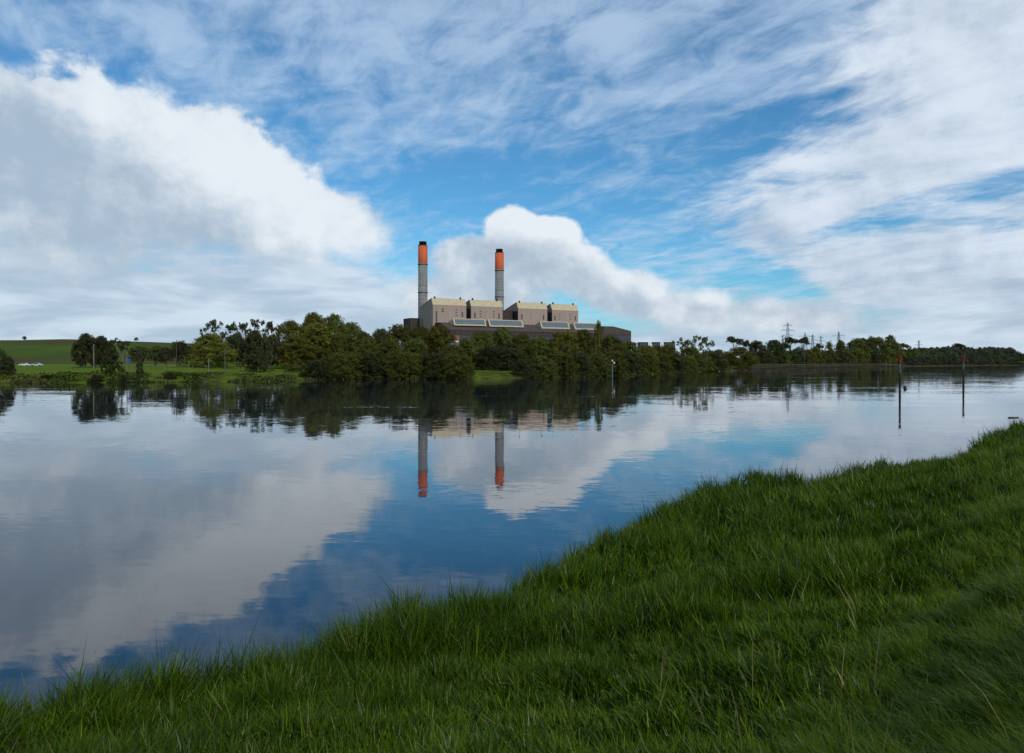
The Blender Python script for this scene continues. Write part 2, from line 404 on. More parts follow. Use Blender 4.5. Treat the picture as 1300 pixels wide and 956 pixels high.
# ------------------------------------------------------------------ river
def water_mat():
    m = bpy.data.materials.new('river_water')
    t, n, l = nodes_of(m); b = n['Principled BSDF']
    b.inputs['Base Color'].default_value = (.004, .012, .025, 1); b.inputs['Roughness'].default_value = .015; b.inputs['IOR'].default_value = 1.45
    geo = n.new('ShaderNodeNewGeometry')
    def noise(scale, sx, sy, det, rough=.5, rot=0.0):
        mp = n.new('ShaderNodeMapping'); mp.inputs['Scale'].default_value = (sx, sy, 1); mp.inputs['Rotation'].default_value = (0, 0, rot)
        l.new(geo.outputs['Position'], mp.inputs[0])
        x = n.new('ShaderNodeTexNoise'); x.inputs['Scale'].default_value = scale; x.inputs['Detail'].default_value = det; x.inputs['Roughness'].default_value = rough
        l.new(mp.outputs[0], x.inputs['Vector']); return x
    def mth(op, a, b_=None, c=None):
        x = n.new('ShaderNodeMath'); x.operation = op
        for i, v in enumerate((a, b_, c)):
            if v is None: continue
            if isinstance(v, (int, float)): x.inputs[i].default_value = v
            else: l.new(v, x.inputs[i])
        return x.outputs[0]
    def mr(v, a, b_, c, d):
        x = n.new('ShaderNodeMapRange'); x.interpolation_type = 'SMOOTHSTEP'; l.new(v, x.inputs[0])
        for i, q in enumerate((a, b_, c, d)): x.inputs[i+1].default_value = q
        return x.outputs[0]
    n1 = noise(1.7, .5, 1.3, 6, .68, .15)          # wavelets
    n2 = noise(.16, .5, 1.0, 3, .5, -.2)           # slow swell of the current
    p1 = noise(.02, .5, 2.2, 5, .6, .1)            # calm and ruffled bands
    p2 = noise(.045, .35, 2.6, 4, .65, .25)        # small ruffled eddies
    ruf = mr(p1.outputs[0], .46, .62, 0, 1)
    edd = mr(p2.outputs[0], .61, .68, 0, 1)
    amp = mth('ADD', mth('MULTIPLY_ADD', ruf, .046, .0165), mth('MULTIPLY', edd, .10))
    s1 = n.new('ShaderNodeSeparateColor'); l.new(n1.outputs[1], s1.inputs[0])
    s2 = n.new('ShaderNodeSeparateColor'); l.new(n2.outputs[1], s2.inputs[0])
    def comp(ch):
        a = mth('MULTIPLY', mth('SUBTRACT', s1.outputs[ch], .5), amp)
        return mth('MULTIPLY_ADD', mth('SUBTRACT', s2.outputs[ch], .5), .010, a)
    cv = n.new('ShaderNodeCombineXYZ'); l.new(comp(0), cv.inputs[0]); l.new(mth('MULTIPLY', comp(1), 1.35), cv.inputs[1]); cv.inputs[2].default_value = 1
    nm = n.new('ShaderNodeVectorMath'); nm.operation = 'NORMALIZE'; l.new(cv.outputs[0], nm.inputs[0])
    l.new(nm.outputs[0], b.inputs['Normal'])
    return m
me = bpy.data.meshes.new('river')
me.from_pydata([(-20000, -6000, 0), (20000, -6000, 0), (20000, 30000, 0), (-20000, 30000, 0)], [], [(0, 1, 2, 3)])
tag(link('river', me, water_mat()), kind='structure')

# ------------------------------------------------------------------ trees
def crown_mesh(name, lobes, nleaf, leaf, seed, zmin=.03, flat=1.0):
    r = np.random.default_rng(seed)
    pos = []; nor = []
    rad = np.array([l_[3] for l_ in lobes]); cnt = (nleaf*rad**2/np.sum(rad**2)).astype(int)
    for (cx, cy, cz, R), c in zip(lobes, cnt):
        k = max(8, int(16))
        dirs = r.normal(size=(k, 3)); dirs[:, 2] = dirs[:, 2]*.8+.35; dirs /= np.linalg.norm(dirs, axis=1)[:, None]
        sub = dirs*R*(.55+.45*r.random((k, 1)))
        pick = r.integers(0, k, c)
        q = r.normal(size=(c, 3)); q /= np.linalg.norm(q, axis=1)[:, None]
        rr = R*.42*(.55+.6*r.random(k))[pick]
        p = sub[pick] + q*rr[:, None]*(r.random((c, 1))**.35)
        p[:, 2] *= flat
        nn = q*.8 + sub[pick]/R*.6 + r.normal(size=(c, 3))*.45 + np.array([0, 0, .25])
        pos.append(p+np.array([cx, cy, cz])); nor.append(nn)
    P = np.concatenate(pos); Nn = np.concatenate(nor)
    ok = P[:, 2] > zmin
    P = P[ok]; Nn = Nn[ok]; Nn /= np.linalg.norm(Nn, axis=1)[:, None]
    lo, hi = np.percentile(P, .4, axis=0), np.percentile(P, 99.6, axis=0); ww = max(hi[0]-lo[0], hi[1]-lo[1])
    P[:, :2] = (P[:, :2]-(lo+hi)[:2]/2)/ww; P[:, 2] = P[:, 2]/hi[2]
    N = len(P)
    a = np.cross(Nn, r.normal(size=(N, 3))); a /= np.linalg.norm(a, axis=1)[:, None]; b = np.cross(Nn, a)
    s = leaf*(.5+.8*r.random((N, 1)))*.5; e = .55+.5*r.random((N, 1))
    V = np.stack([P-a*s-b*s*e*.3, P+b*s*e*-1.0, P+a*s, P+b*s*e], 1).reshape(-1, 3)
    return mesh_np(name, V, np.arange(4*N), np.full(N, 4))

def trunk_mesh(name, lobes, r0, seed, fork=.3, n=9):
    r = random.Random(seed); mb = MB()
    tz = fork; mb.tube((0, 0, -.06), (0.005, 0, tz*.5), r0*1.25, r0, 8); mb.tube((.005, 0, tz*.5), (0, .006, tz), r0, r0*.8, 8)
    big = sorted(lobes, key=lambda q: -q[3])[:n]
    for cx, cy, cz, R in big:
        if cz < tz*1.05: continue
        mid = (cx*.4, cy*.4, tz+(cz-tz)*.55+.02*r.random())
        mb.tube((0, .003, tz*.93), mid, r0*.55, r0*.38, 6); mb.tube(mid, (cx, cy, cz+R*.35), r0*.38, r0*.12, 5)
        for _ in range(3):
            e = (cx+r.uniform(-1, 1)*R*.8, cy+r.uniform(-1, 1)*R*.8, cz+r.uniform(0, .8)*R)
            mb.tube((cx*.75+mid[0]*.25, cy*.75+mid[1]*.25, cz*.75+mid[2]*.25), e, r0*.2, r0*.06, 4)
    return mb.mesh(name)

def dome_lobes(seed, n, z0, z1, rmin, rmax, prof, w=.5):
    r = random.Random(seed); L = []
    for i in range(n):
        h = (i+.5)/n; z = z0+(z1-z0)*h; R = r.uniform(rmin, rmax)
        a = i*2.39996+r.uniform(-.5, .5); q = max(0.02, prof(h)*w - R*.75)*r.uniform(.55, 1.08)
        L.append((q*math.cos(a), q*math.sin(a), min(z, 1-R*.95), R))
    return L
P_dome = lambda h: math.sqrt(max(0.02, 1-(h**2.2)*.95))
P_round = lambda h: math.sqrt(max(.03, 1-abs(2*h-.85)**2.2*.8 if h > .42 else 1-(.85-2*h)**2*.55))
P_cone = lambda h: max(.12, 1-h)
P_col = lambda h: .9*math.sqrt(max(.05, 1-h**3))
PROTO = {}
def proto(kind, lobes, nleaf, leaf, seed, r0, fork, flat=1.0, zmin=.02):
    PROTO.setdefault(kind, []).append((crown_mesh('crown', lobes, nleaf, leaf, seed, zmin, flat), trunk_mesh('trunk', lobes, r0, seed, fork)))
for s in range(3): proto('willow', dome_lobes(10+s, 26, .10, .88, .12, .23, P_dome), 9000, .040, 10+s, .022, .2)
for s in range(3): proto('bigbush', dome_lobes(20+s, 44, .06, .92, .10, .18, P_dome), 26000, .025, 20+s, .018, .2)
for s in range(3): proto('round', dome_lobes(30+s, 24, .28, .90, .11, .21, P_round), 7500, .040, 30+s, .022, .3)
for s in range(3): proto('bigtree', dome_lobes(40+s, 46, .12, .93, .09, .18, P_round), 30000, .025, 40+s, .018, .25)
for s in range(3):
    r = random.Random(50+s); L = []
    for i in range(15):
        a = i*2.4+r.random(); q = r.uniform(.08, .44); L.append((q*math.cos(a), q*math.sin(a), r.uniform(.55, .93), r.uniform(.06, .11)))
    proto('gum', L, 4200, .028, 50+s, .016, .38, .75)
for s in range(2):
    r = random.Random(60+s); L = []
    for i in range(16):
        a = i*2.4+r.random(); q = r.uniform(.05, .42); L.append((q*math.cos(a), q*math.sin(a), .74+.16*(1-q*2)+r.uniform(-.05, .06), r.uniform(.09, .15)))
    proto('umbrella', L, 5200, .032, 60+s, .02, .5, .62)
for s in range(2): proto('cone', dome_lobes(70+s, 20, .08, .92, .09, .19, P_cone), 6000, .045, 70+s, .02, .15)
for s in range(2): proto('column', dome_lobes(80+s, 20, .14, .93, .14, .2, P_col), 6000, .040, 80+s, .02, .2)

_k = {}
def tree(px, top, w, D, kind, colour, label, name=None, cat='tree', group=None, base=None, sink=.3):
    x = wx(px, D); g = gz(x, D) if base is None else base
    zt = wz(top, D); H = zt-g+sink; W = w/F*D*(1.28 if kind == 'bigbush' and name != 'waterline_willow' else 1.0)
    c, tr = PROTO[kind][_k.get(kind, 0) % len(PROTO[kind])]; _k[kind] = _k.get(kind, 0)+1
    name = name or {'willow': 'bushy_tree', 'bigbush': 'bushy_tree', 'round': 'round_tree', 'bigtree': 'tall_tree', 'gum': 'gum_tree', 'umbrella': 'pine_tree', 'cone': 'shrub', 'column': 'slender_tree'}[kind]
    e = empty(name, (x, D, g-sink), random.uniform(0, 6.28))
    # crowns are built one unit wide and high
    e.scale = (W*1.04, W*1.04, H)
    for nm, me_, mt in (('crown', c, LEAF[colour]), ('trunk', tr, M['pale_bark'] if kind == 'gum' else M['bark'])):
        if nm == 'trunk' and not me_.materials: me_.materials.append(mt)
        if nm == 'crown' and not me_.materials: me_.materials.append(None)
        o = bpy.data.objects.new(nm, me_); COL.objects.link(o); o.parent = e
        if nm == 'crown':
            o.material_slots[0].link = 'OBJECT'; o.material_slots[0].material = mt
    tag(e, label, cat, group)
    return e

T = tree
G1 = 'trees behind the pasture'; G2 = 'willows along the far waterline'; G3 = 'trees below the power station'; G4 = 'trees beyond the wharf'
# --- pasture on the far side, from its open end towards the point
T(-2, 444, 30, 266, 'willow', 'dark', 'dark shrub cut by the photo edge beside the open pasture', 'shrub', 'shrub')
T(13, 454, 14, 268, 'willow', 'dark', 'low dark shrub next to the edge shrub on the pasture bank', 'shrub', 'shrub')
T(109, 424, 34, 345, 'bigtree', 'dark', 'dense dark round tree nearest the bare green hillside', None, 'tree', G1)
T(128, 427, 30, 352, 'bigtree', 'dark', 'second dense dark tree, joined to the one by the bare hillside', None, 'tree', G1)
T(155, 429, 25, 338, 'gum', 'dark', 'thin open tree with sky showing through, above the blue sign', None, 'tree', G1)
T(143, 439, 27, 274, 'cone', 'dark', 'large dark shrub on the bank edge in front of the dense dark trees', 'shrub', 'shrub')
T(176, 458, 19, 266, 'cone', 'dark', 'small pointed dark shrub standing alone on the bank edge', 'shrub', 'shrub')
T(178, 440, 30, 400, 'round', 'grey', 'low round grey green tree behind the blue sign', None, 'tree', G1)
T(197, 439, 26, 420, 'round', 'green', 'low green tree between blue sign and crossarm power pole', None, 'tree', G1)
T(211, 441, 22, 410, 'round', 'grey', 'dull green tree just before the crossarm power pole', None, 'tree', G1)
T(229, 433, 24, 372, 'round', 'dark', 'dark round tree beside the crossarm power pole', None, 'tree', G1)
T(246, 438, 20, 392, 'round', 'green', 'small green tree between the power pole and the olive tree', None, 'tree', G1)
T(269, 424, 50, 360, 'bigbush', 'olive', 'broad olive yellow tree in front of the open gum trees', None, 'tree', G1)
GG = 'open gum trees against the sky'
T(264, 406, 20, 420, 'gum', 'dark', 'narrow gum tree rising straight behind the olive tree', None, 'tree', GG)
T(286, 408, 30, 428, 'gum', 'dark', 'open gum tree with many gaps, second of the gum row', None, 'tree', GG)
T(309, 405, 32, 425, 'gum', 'dark', 'tallest open gum tree in the middle of the gum row', None, 'tree', GG)
T(330, 407, 32, 430, 'gum', 'dark', 'open gum tree touching the dark mixed grove', None, 'tree', GG)
T(345, 412, 24, 425, 'gum', 'dark', 'last gum tree, half hidden by the big round grove', None, 'tree', GG)
T(300, 424, 36, 400, 'bigtree', 'grey', 'grey green tree under the open gum crowns', None, 'tree', G1)
T(324, 420, 34, 396, 'bigtree', 'dark', 'dark leafy tree under the last gum crowns', None, 'tree', G1)
T(344, 426, 30, 370, 'bigtree', 'grey', 'dull grey tree at the foot of the big round grove', None, 'tree', G1)
T(325, 450, 40, 322, 'willow', 'dark', 'dark bush on the bank below the gum trees', 'shrub', 'shrub')
T(216, 472, 16, 276, 'willow', 'dark', 'low scrubby bush on the bank below the power pole', 'shrub', 'shrub', 'scrub on the pasture bank')
T(250, 474, 20, 282, 'willow', 'green', 'low bush on the bank below the olive tree', 'shrub', 'shrub', 'scrub on the pasture bank')
T(60, 476, 18, 266, 'willow', 'dark', 'low bush on the bank below the parked cars', 'shrub', 'shrub', 'scrub on the pasture bank')
T(122, 476, 20, 264, 'willow', 'dark', 'low bush by the water under the dense dark trees', 'shrub', 'shrub', 'scrub on the pasture bank')
T(158, 475, 16, 265, 'willow', 'dark', 'low bush by the water between the two bank edge shrubs', 'shrub', 'shrub', 'scrub on the pasture bank')
T(372, 462, 24, 318, 'willow', 'green', 'low bush on the grassy point under the big grove', 'shrub', 'shrub', 'scrub on the pasture bank')
# --- big grove
GB = 'big round grove behind the grassy point'
T(370, 408, 44, 420, 'bigtree', 'green', 'tall tree forming the gum side shoulder of the big grove', None, 'tree', GB)
T(398, 398, 48, 430, 'bigtree', 'olive', 'tallest tree at the top of the big round grove', None, 'tree', GB)
T(423, 400, 46, 438, 'bigtree', 'green', 'tall tree just past the peak of the big grove', None, 'tree', GB)
T(446, 410, 38, 430, 'bigtree', 'green', 'tree on the shoulder of the big grove towards the chimneys', None, 'tree', GB)
T(462, 422, 32, 420, 'bigtree', 'green', 'lowest tree at the chimney side end of the big grove', None, 'tree', GB)
T(404, 411, 62, 385, 'bigbush', 'olive', 'wide olive crown in front of the big grove peak', None, 'tree', GB)
T(378, 425, 42, 372, 'bigbush', 'olive', 'olive crown low on the gum side of the big grove', None, 'tree', GB)
T(436, 425, 44, 378, 'bigbush', 'green', 'green crown low on the chimney side of the big grove', None, 'tree', GB)
# --- between grove and station
T(484, 418, 32, 400, 'bigbush', 'grey', 'grey green tree in the dip between big grove and first chimney', None, 'tree', G3)
T(468, 428, 28, 380, 'round', 'green', 'green tree low in the dip beside the big grove', None, 'tree', G3)
T(508, 413, 40, 385, 'bigbush', 'green', 'tall green tree just before the first chimney', None, 'tree', G3)
T(534, 415, 34, 390, 'bigbush', 'green', 'green tree directly under the first chimney', None, 'tree', G3)
T(556, 414, 40, 372, 'bigbush', 'olive', 'olive tree below the first boiler block', None, 'tree', G3)
T(497, 430, 34, 362, 'bigbush', 'green', 'rounded tree in front of the tall one before the first chimney', None, 'tree', G3)
T(527, 430, 36, 358, 'bigbush', 'green', 'rounded tree in front, under the first chimney', None, 'tree', G3)
T(575, 438, 34, 352, 'bigbush', 'green', 'low round tree below the small brick annex', None, 'tree', G3)
T(596, 430, 34, 385, 'bigbush', 'green', 'green tree below the first skylight', None, 'tree', G3)
T(612, 421, 30, 400, 'bigbush', 'green', 'tall green tree in front of the gap between first two skylights', None, 'tree', G3)
T(637, 417, 36, 410, 'bigbush', 'green', 'tall green tree in front of the second skylight', None, 'tree', G3)
T(662, 424, 34, 405, 'bigbush', 'green', 'green tree in front of the hall past the second skylight', None, 'tree', G3)
T(624, 440, 34, 380, 'bigbush', 'dark', 'dark tree above the small lawn by the water', None, 'tree', G3)
T(649, 442, 36, 378, 'bigbush', 'dark', 'dark tree behind the chimney side end of the small lawn', None, 'tree', G3)
T(686, 428, 34, 410, 'bigbush', 'green', 'green tree below the third skylight', None, 'tree', G3)
T(714, 421, 40, 408, 'bigbush', 'olive', 'broad tree below the gap between third and fourth skylights', None, 'tree', G3)
T(740, 419, 30, 420, 'bigbush', 'green', 'green tree in front of the fourth skylight', None, 'tree', G3)
T(760, 408, 17, 440, 'column', 'olive', 'slender tree rising above the end of the fourth skylight', None, 'tree', G3)
T(778, 426, 32, 440, 'bigbush', 'green', 'green tree below the sloping roof end', None, 'tree', G3)
T(800, 434, 30, 460, 'bigbush', 'green', 'low green tree below the end wall of the long hall', None, 'tree', G3)
T(822, 439, 30, 485, 'bigbush', 'olive', 'olive tree below the dark sheds', None, 'tree', G3)
T(846, 438, 30, 520, 'bigbush', 'green', 'green tree between the dark sheds and the open topped trees', None, 'tree', G3)
T(867, 429, 26, 575, 'gum', 'olive', 'first of the open topped trees past the dark sheds', None, 'tree', G3)
T(884, 427, 28, 585, 'gum', 'olive', 'tallest open topped tree past the dark sheds', None, 'tree', G3)
T(897, 432, 20, 600, 'gum', 'olive', 'last open topped tree, standing over the low bushes', None, 'tree', G3)
T(878, 441, 34, 572, 'bigbush', 'green', 'rounded tree filling under the open topped trees', None, 'tree', G3)
T(834, 440, 30, 505, 'bigbush', 'green', 'low tree in front of the middle dark shed', None, 'tree', G3)
T(603, 446, 40, 430, 'bigbush', 'dark', 'dark undergrowth tree behind the near end of the small lawn', None, 'tree', G3)
T(636, 447, 44, 440, 'bigbush', 'dark', 'dark undergrowth tree behind the middle of the small lawn', None, 'tree', G3)
T(672, 445, 40, 440, 'bigbush', 'dark', 'dark undergrowth tree behind the trees past the small lawn', None, 'tree', G3)
T(700, 440, 40, 440, 'bigbush', 'dark', 'dark tree filling behind the trees below the third skylight', None, 'tree', G3)
T(900, 446, 36, 620, 'bigbush', 'dark', 'dark low tree behind the last open topped tree', None, 'tree', G3)
T(926, 447, 24, 760, 'willow', 'green', 'low tree between the dip and the olive bush', None, 'tree', G3)
T(912, 444, 24, 640, 'round', 'green', 'low tree in the dip before the olive bush at the wharf', None, 'tree', G3)
# --- waterline willows
W_ = [(402, 458, 34, 330), (424, 448, 40, 335), (448, 447, 38, 336), (474, 448, 40, 338), (500, 446, 38, 338), (524, 449, 38, 337), (548, 448, 38, 338), (570, 449, 38, 338), (589, 451, 26, 337),
      (665, 456, 28, 358), (688, 452, 36, 366), (712, 449, 36, 374), (736, 447, 34, 384), (757, 448, 34, 396), (778, 446, 34, 412), (800, 447, 34, 432), (820, 446, 30, 458), (838, 448, 30, 490), (856, 449, 28, 530), (872, 452, 26, 575),
      (893, 449, 26, 625), (908, 452, 22, 655)]
LW = ['low willow at the tip of the grassy point', 'waterline willow under the wide olive crown', 'waterline willow under the shoulder of the big grove', 'waterline willow below the dip beside the big grove',
      'waterline willow midway between big grove and first chimney', 'waterline willow just before the first chimney', 'waterline willow below the first boiler block', 'waterline willow below the brick annex',
      'small willow closing the near end of the small lawn', 'small willow closing the far end of the small lawn', 'waterline willow below the third boiler block', 'waterline willow below the third skylight',
      'waterline willow below the fourth boiler block', 'waterline willow below the slender tree', 'waterline willow directly behind the white topped post', 'waterline willow just past the white topped post',
      'waterline willow below the first dark shed', 'waterline willow below the last dark shed', 'waterline willow just before the open topped trees', 'waterline willow below the tallest open topped tree',
      'waterline willow below the last open topped tree', 'small waterline willow next to the olive bush at the wharf']
for i, ((px, top, w, D), lb) in enumerate(zip(W_, LW)):
    D = min(q for q in np.arange(300, 760, 1.0) if far_h(np.array([wx(px, q)]), np.array([q]))[0] > .15)+2.2
    T(px, top, w*1.18, float(D), 'bigbush', 'green' if i % 3 else 'dark', lb, 'waterline_willow', 'tree', G2, base=.1, sink=.8)
T(938, 441, 34, 705, 'bigbush', 'olive', 'large round olive bush at the start of the wharf')
# --- beyond the wharf
Lw = [(932, 427, 20, 950, 'umbrella', 'dark', 'dark flat topped pine behind the olive bush'),
      (946, 432, 16, 940, 'umbrella', 'dark', 'smaller dark pine next to the flat topped pine'),
      (961, 433, 26, 900, 'bigbush', 'grey', 'grey green tree behind the start of the lawn strip'),
      (982, 432, 26, 930, 'bigbush', 'dark', 'dark tree behind the middle of the lawn strip'),
      (973, 443, 24, 870, 'willow', 'green', 'low bush on the lawn strip under the grey green tree'),
      (993, 443, 24, 900, 'willow', 'green', 'low bush on the lawn strip before the umbrella pines'),
      (1003, 428, 18, 1000, 'umbrella', 'dark', 'umbrella pine standing at the foot of the tallest pylon'),
      (1019, 428, 22, 1010, 'umbrella', 'dark', 'umbrella pine just past the tallest pylon'),
      (995, 436, 16, 1000, 'umbrella', 'dark', 'low pine just before the tallest pylon'),
      (1014, 441, 28, 930, 'willow', 'grey', 'bushy tree under the umbrella pines'),
      (1034, 441, 26, 970, 'willow', 'green', 'bushy tree between the umbrella pines and the dark pine'),
      (1040, 436, 14, 1060, 'umbrella', 'dark', 'lone small dark pine in the pylon gap'),
      (1053, 433, 13, 1060, 'column', 'green', 'slender green tree behind the parked black car'),
      (1066, 432, 18, 1100, 'round', 'green', 'green tree under the crossarm pylon'),
      (1054, 444, 22, 1040, 'willow', 'green', 'low bush behind the parked black car'),
      (1076, 444, 20, 1080, 'willow', 'grey', 'low bush past the crossarm pylon'),
      (1087, 430, 26, 1150, 'bigbush', 'green', 'large round green tree above the end of the wharf'),
      (1099, 429, 14, 1230, 'umbrella', 'dark', 'dark pine top between two large green trees'),
      (1111, 428, 32, 1200, 'bigbush', 'green', 'widest green tree in the clump past the wharf'),
      (1130, 426, 22, 1240, 'bigtree', 'green', 'tallest green tree in the clump past the wharf'),
      (1104, 444, 28, 1130, 'willow', 'dark', 'dark bush at the foot of the clump past the wharf'),
      (1124, 440, 26, 1180, 'willow', 'green', 'green bush under the tallest tree of the clump'),
      (1136, 436, 26, 1280, 'willow', 'olive', 'olive tree directly behind the first red topped pole'),
      (1147, 436, 18, 1330, 'umbrella', 'dark', 'dark pine just past the first red topped pole'),
      (1158, 443, 26, 1390, 'willow', 'green', 'bushy tree where the clump meets the far wood'),
      (952, 446, 26, 850, 'willow', 'dark', 'dark low bush filling under the small pine behind the olive bush'),
      (1003, 445, 26, 950, 'willow', 'dark', 'dark low bush under the foot of the tallest pylon'),
      (1024, 444, 26, 980, 'willow', 'olive', 'olive bush under the second umbrella pine'),
      (1044, 445, 24, 1010, 'willow', 'grey', 'grey green bush under the lone small dark pine'),
      (1064, 445, 24, 1060, 'willow', 'dark', 'dark bush under the crossarm pylon'),
      (1086, 442, 26, 1110, 'willow', 'green', 'green bush under the large round tree above the wharf end'),
      (1142, 446, 22, 1290, 'willow', 'dark', 'dark bush at the water behind the first red topped pole'),
      (1150, 447, 22, 1350, 'willow', 'green', 'green bush at the water just past the first red topped pole'),
      (1100, 434, 26, 1190, 'bigbush', 'dark', 'dark round tree in the middle of the clump past the wharf'),
      (1216, 436, 16, 2100, 'umbrella', 'dark', 'dark pine standing over the far wood by the second pole')]
def behind_shore(px, off):
    q = next(q for q in np.arange(500, 2600, 5.0) if far_h(np.array([wx(px, q)]), np.array([q]))[0] > .3)
    return float(q+off*(1+max(0, px-1000)/250))
for a in Lw:
    if a[0] < 1200: a = (a[0], a[1], a[2], behind_shore(a[0], 130 if a[4] == 'umbrella' else (70 if a[1] >= 440 else 105))) + a[4:]
    T(*a, group=G4)
# far wood along the far reach: one mass
pv = []; r = np.random.default_rng(5)
def far_wood():
    src = [PROTO['willow'][0][0], PROTO['willow'][1][0], PROTO['round'][1][0]]
    data = []
    for m_ in src:
        v = np.empty(len(m_.vertices)*3, np.float32); m_.vertices.foreach_get('co', v); data.append(v.reshape(-1, 4, 3))
    outl = [(1140, 444), (1165, 441), (1185, 441), (1200, 440), (1225, 439), (1240, 442), (1247, 440.5), (1285, 441.5), (1290, 448), (1300, 449), (1400, 450)]
    for i in range(150):
        px = 1145+i*1.55 + r.uniform(-2, 2)
        yl = np.interp(px, [1150, 1300, 1400], [465.1, 463.7, 463.4]); D0 = HC*F/(yl-YH)*1.0
        row = i % 3
        D = D0*(1.03+.045*row)+r.uniform(0, 20)
        top = np.interp(px, [q[0] for q in outl], [q[1] for q in outl]) + (3-row)*4.2*r.uniform(.6, 1.1) + r.uniform(-.5, 1.2)
        if row == 2: top = np.interp(px, [q[0] for q in outl], [q[1] for q in outl]) + r.uniform(-.6, 1.5)
        x = wx(px, D); g = gz(x, D); H = wz(top, D)-g+1; W = r.uniform(13, 20)/F*D
        d_ = data[i % 3]; d_ = d_[r.integers(0, len(d_), 3200)]
        a = r.uniform(0, 6.28); ca, sa = np.cos(a), np.sin(a)
        c_ = d_.mean(1, keepdims=True); q = c_+(d_-c_)*1.6
        X = q[..., 0]*ca-q[..., 1]*sa; Y = q[..., 0]*sa+q[..., 1]*ca
        pv.append(np.stack([X*W+x, Y*W+D, q[..., 2]*H+g-1], -1).reshape(-1, 3))
    V = np.concatenate(pv); return mesh_np('far_wood', V, np.arange(len(V)), np.full(len(V)//4, 4))
M['woodleaf'] = noise_mat('far_wood_leaves', (.020, .028, .010), (.062, .070, .022), .02, .7, detail=8)
tag(link('far_wood', far_wood(), M['woodleaf']), 'low continuous wood along the far reach of the river', 'wood', kind='stuff')
# distant specks on the hill crest
for px, lb in ((173, 'tiny round tree on the hill crest behind the dark trees'), (31, 'tiny tree on the open hill crest above the parked cars')):
    D = 1440; x = wx(px, D); g = float(hill_h(np.array([x]), np.array([D*1.0]))[0])
    T(px, 461-(g+8-HC)/D*F, 5, D, 'round', 'dark', lb, None, 'tree', base=g)

# scrub tussocks on the pasture bank and reeds at the far waterline: nobody could count them
def scrub():
    r = np.random.default_rng(11); P = []
    N = 90000
    t_ = r.random(N); L = np.array(FAR_LINE[1:11]); seg = np.linalg.norm(np.diff(L, axis=0), axis=1); cs = np.concatenate([[0], np.cumsum(seg)])
    s = t_*cs[-1]; X0 = np.interp(s, cs, L[:, 0]); Y0 = np.interp(s, cs, L[:, 1])
    dd = r.random(N)**1.2*17
    X = X0+r.normal(0, 1, N); Y = Y0+dd
    Z = far_h(X, Y); n_ = fbm(X*.18, Y*.18, 3)
    ok = (Z > -.1) & (n_ > -.05); X, Y, Z, n_ = X[ok], Y[ok], Z[ok], n_[ok]
    hgt = np.clip(.3+n_*2.2, .15, 1.7)*r.random(len(X))
    nn = r.normal(size=(len(X), 3)); nn[:, 2] = np.abs(nn[:, 2])+.3; nn /= np.linalg.norm(nn, axis=1)[:, None]
    a = np.cross(nn, r.normal(size=(len(X), 3))); a /= np.linalg.norm(a, axis=1)[:, None]; b = np.cross(nn, a)
    C = np.stack([X, Y, Z+hgt], 1); s_ = (.18+.25*r.random((len(X), 1)))
    V = np.stack([C-a*s_, C-b*s_, C+a*s_, C+b*s_], 1).reshape(-1, 3)
    return mesh_np('bank_scrub', V, np.arange(len(V)), np.full(len(V)//4, 4))
M['scrub'] = noise_mat('scrub_leaves', (.026, .042, .007), (.078, .105, .016), .12, .8, detail=8, spec=.05, c3=(.085, .078, .026), scale3=.07)
tag(link('bank_scrub', scrub(), M['scrub']), 'rough low scrub and sedge covering the far bank slope', 'scrub', kind='stuff')

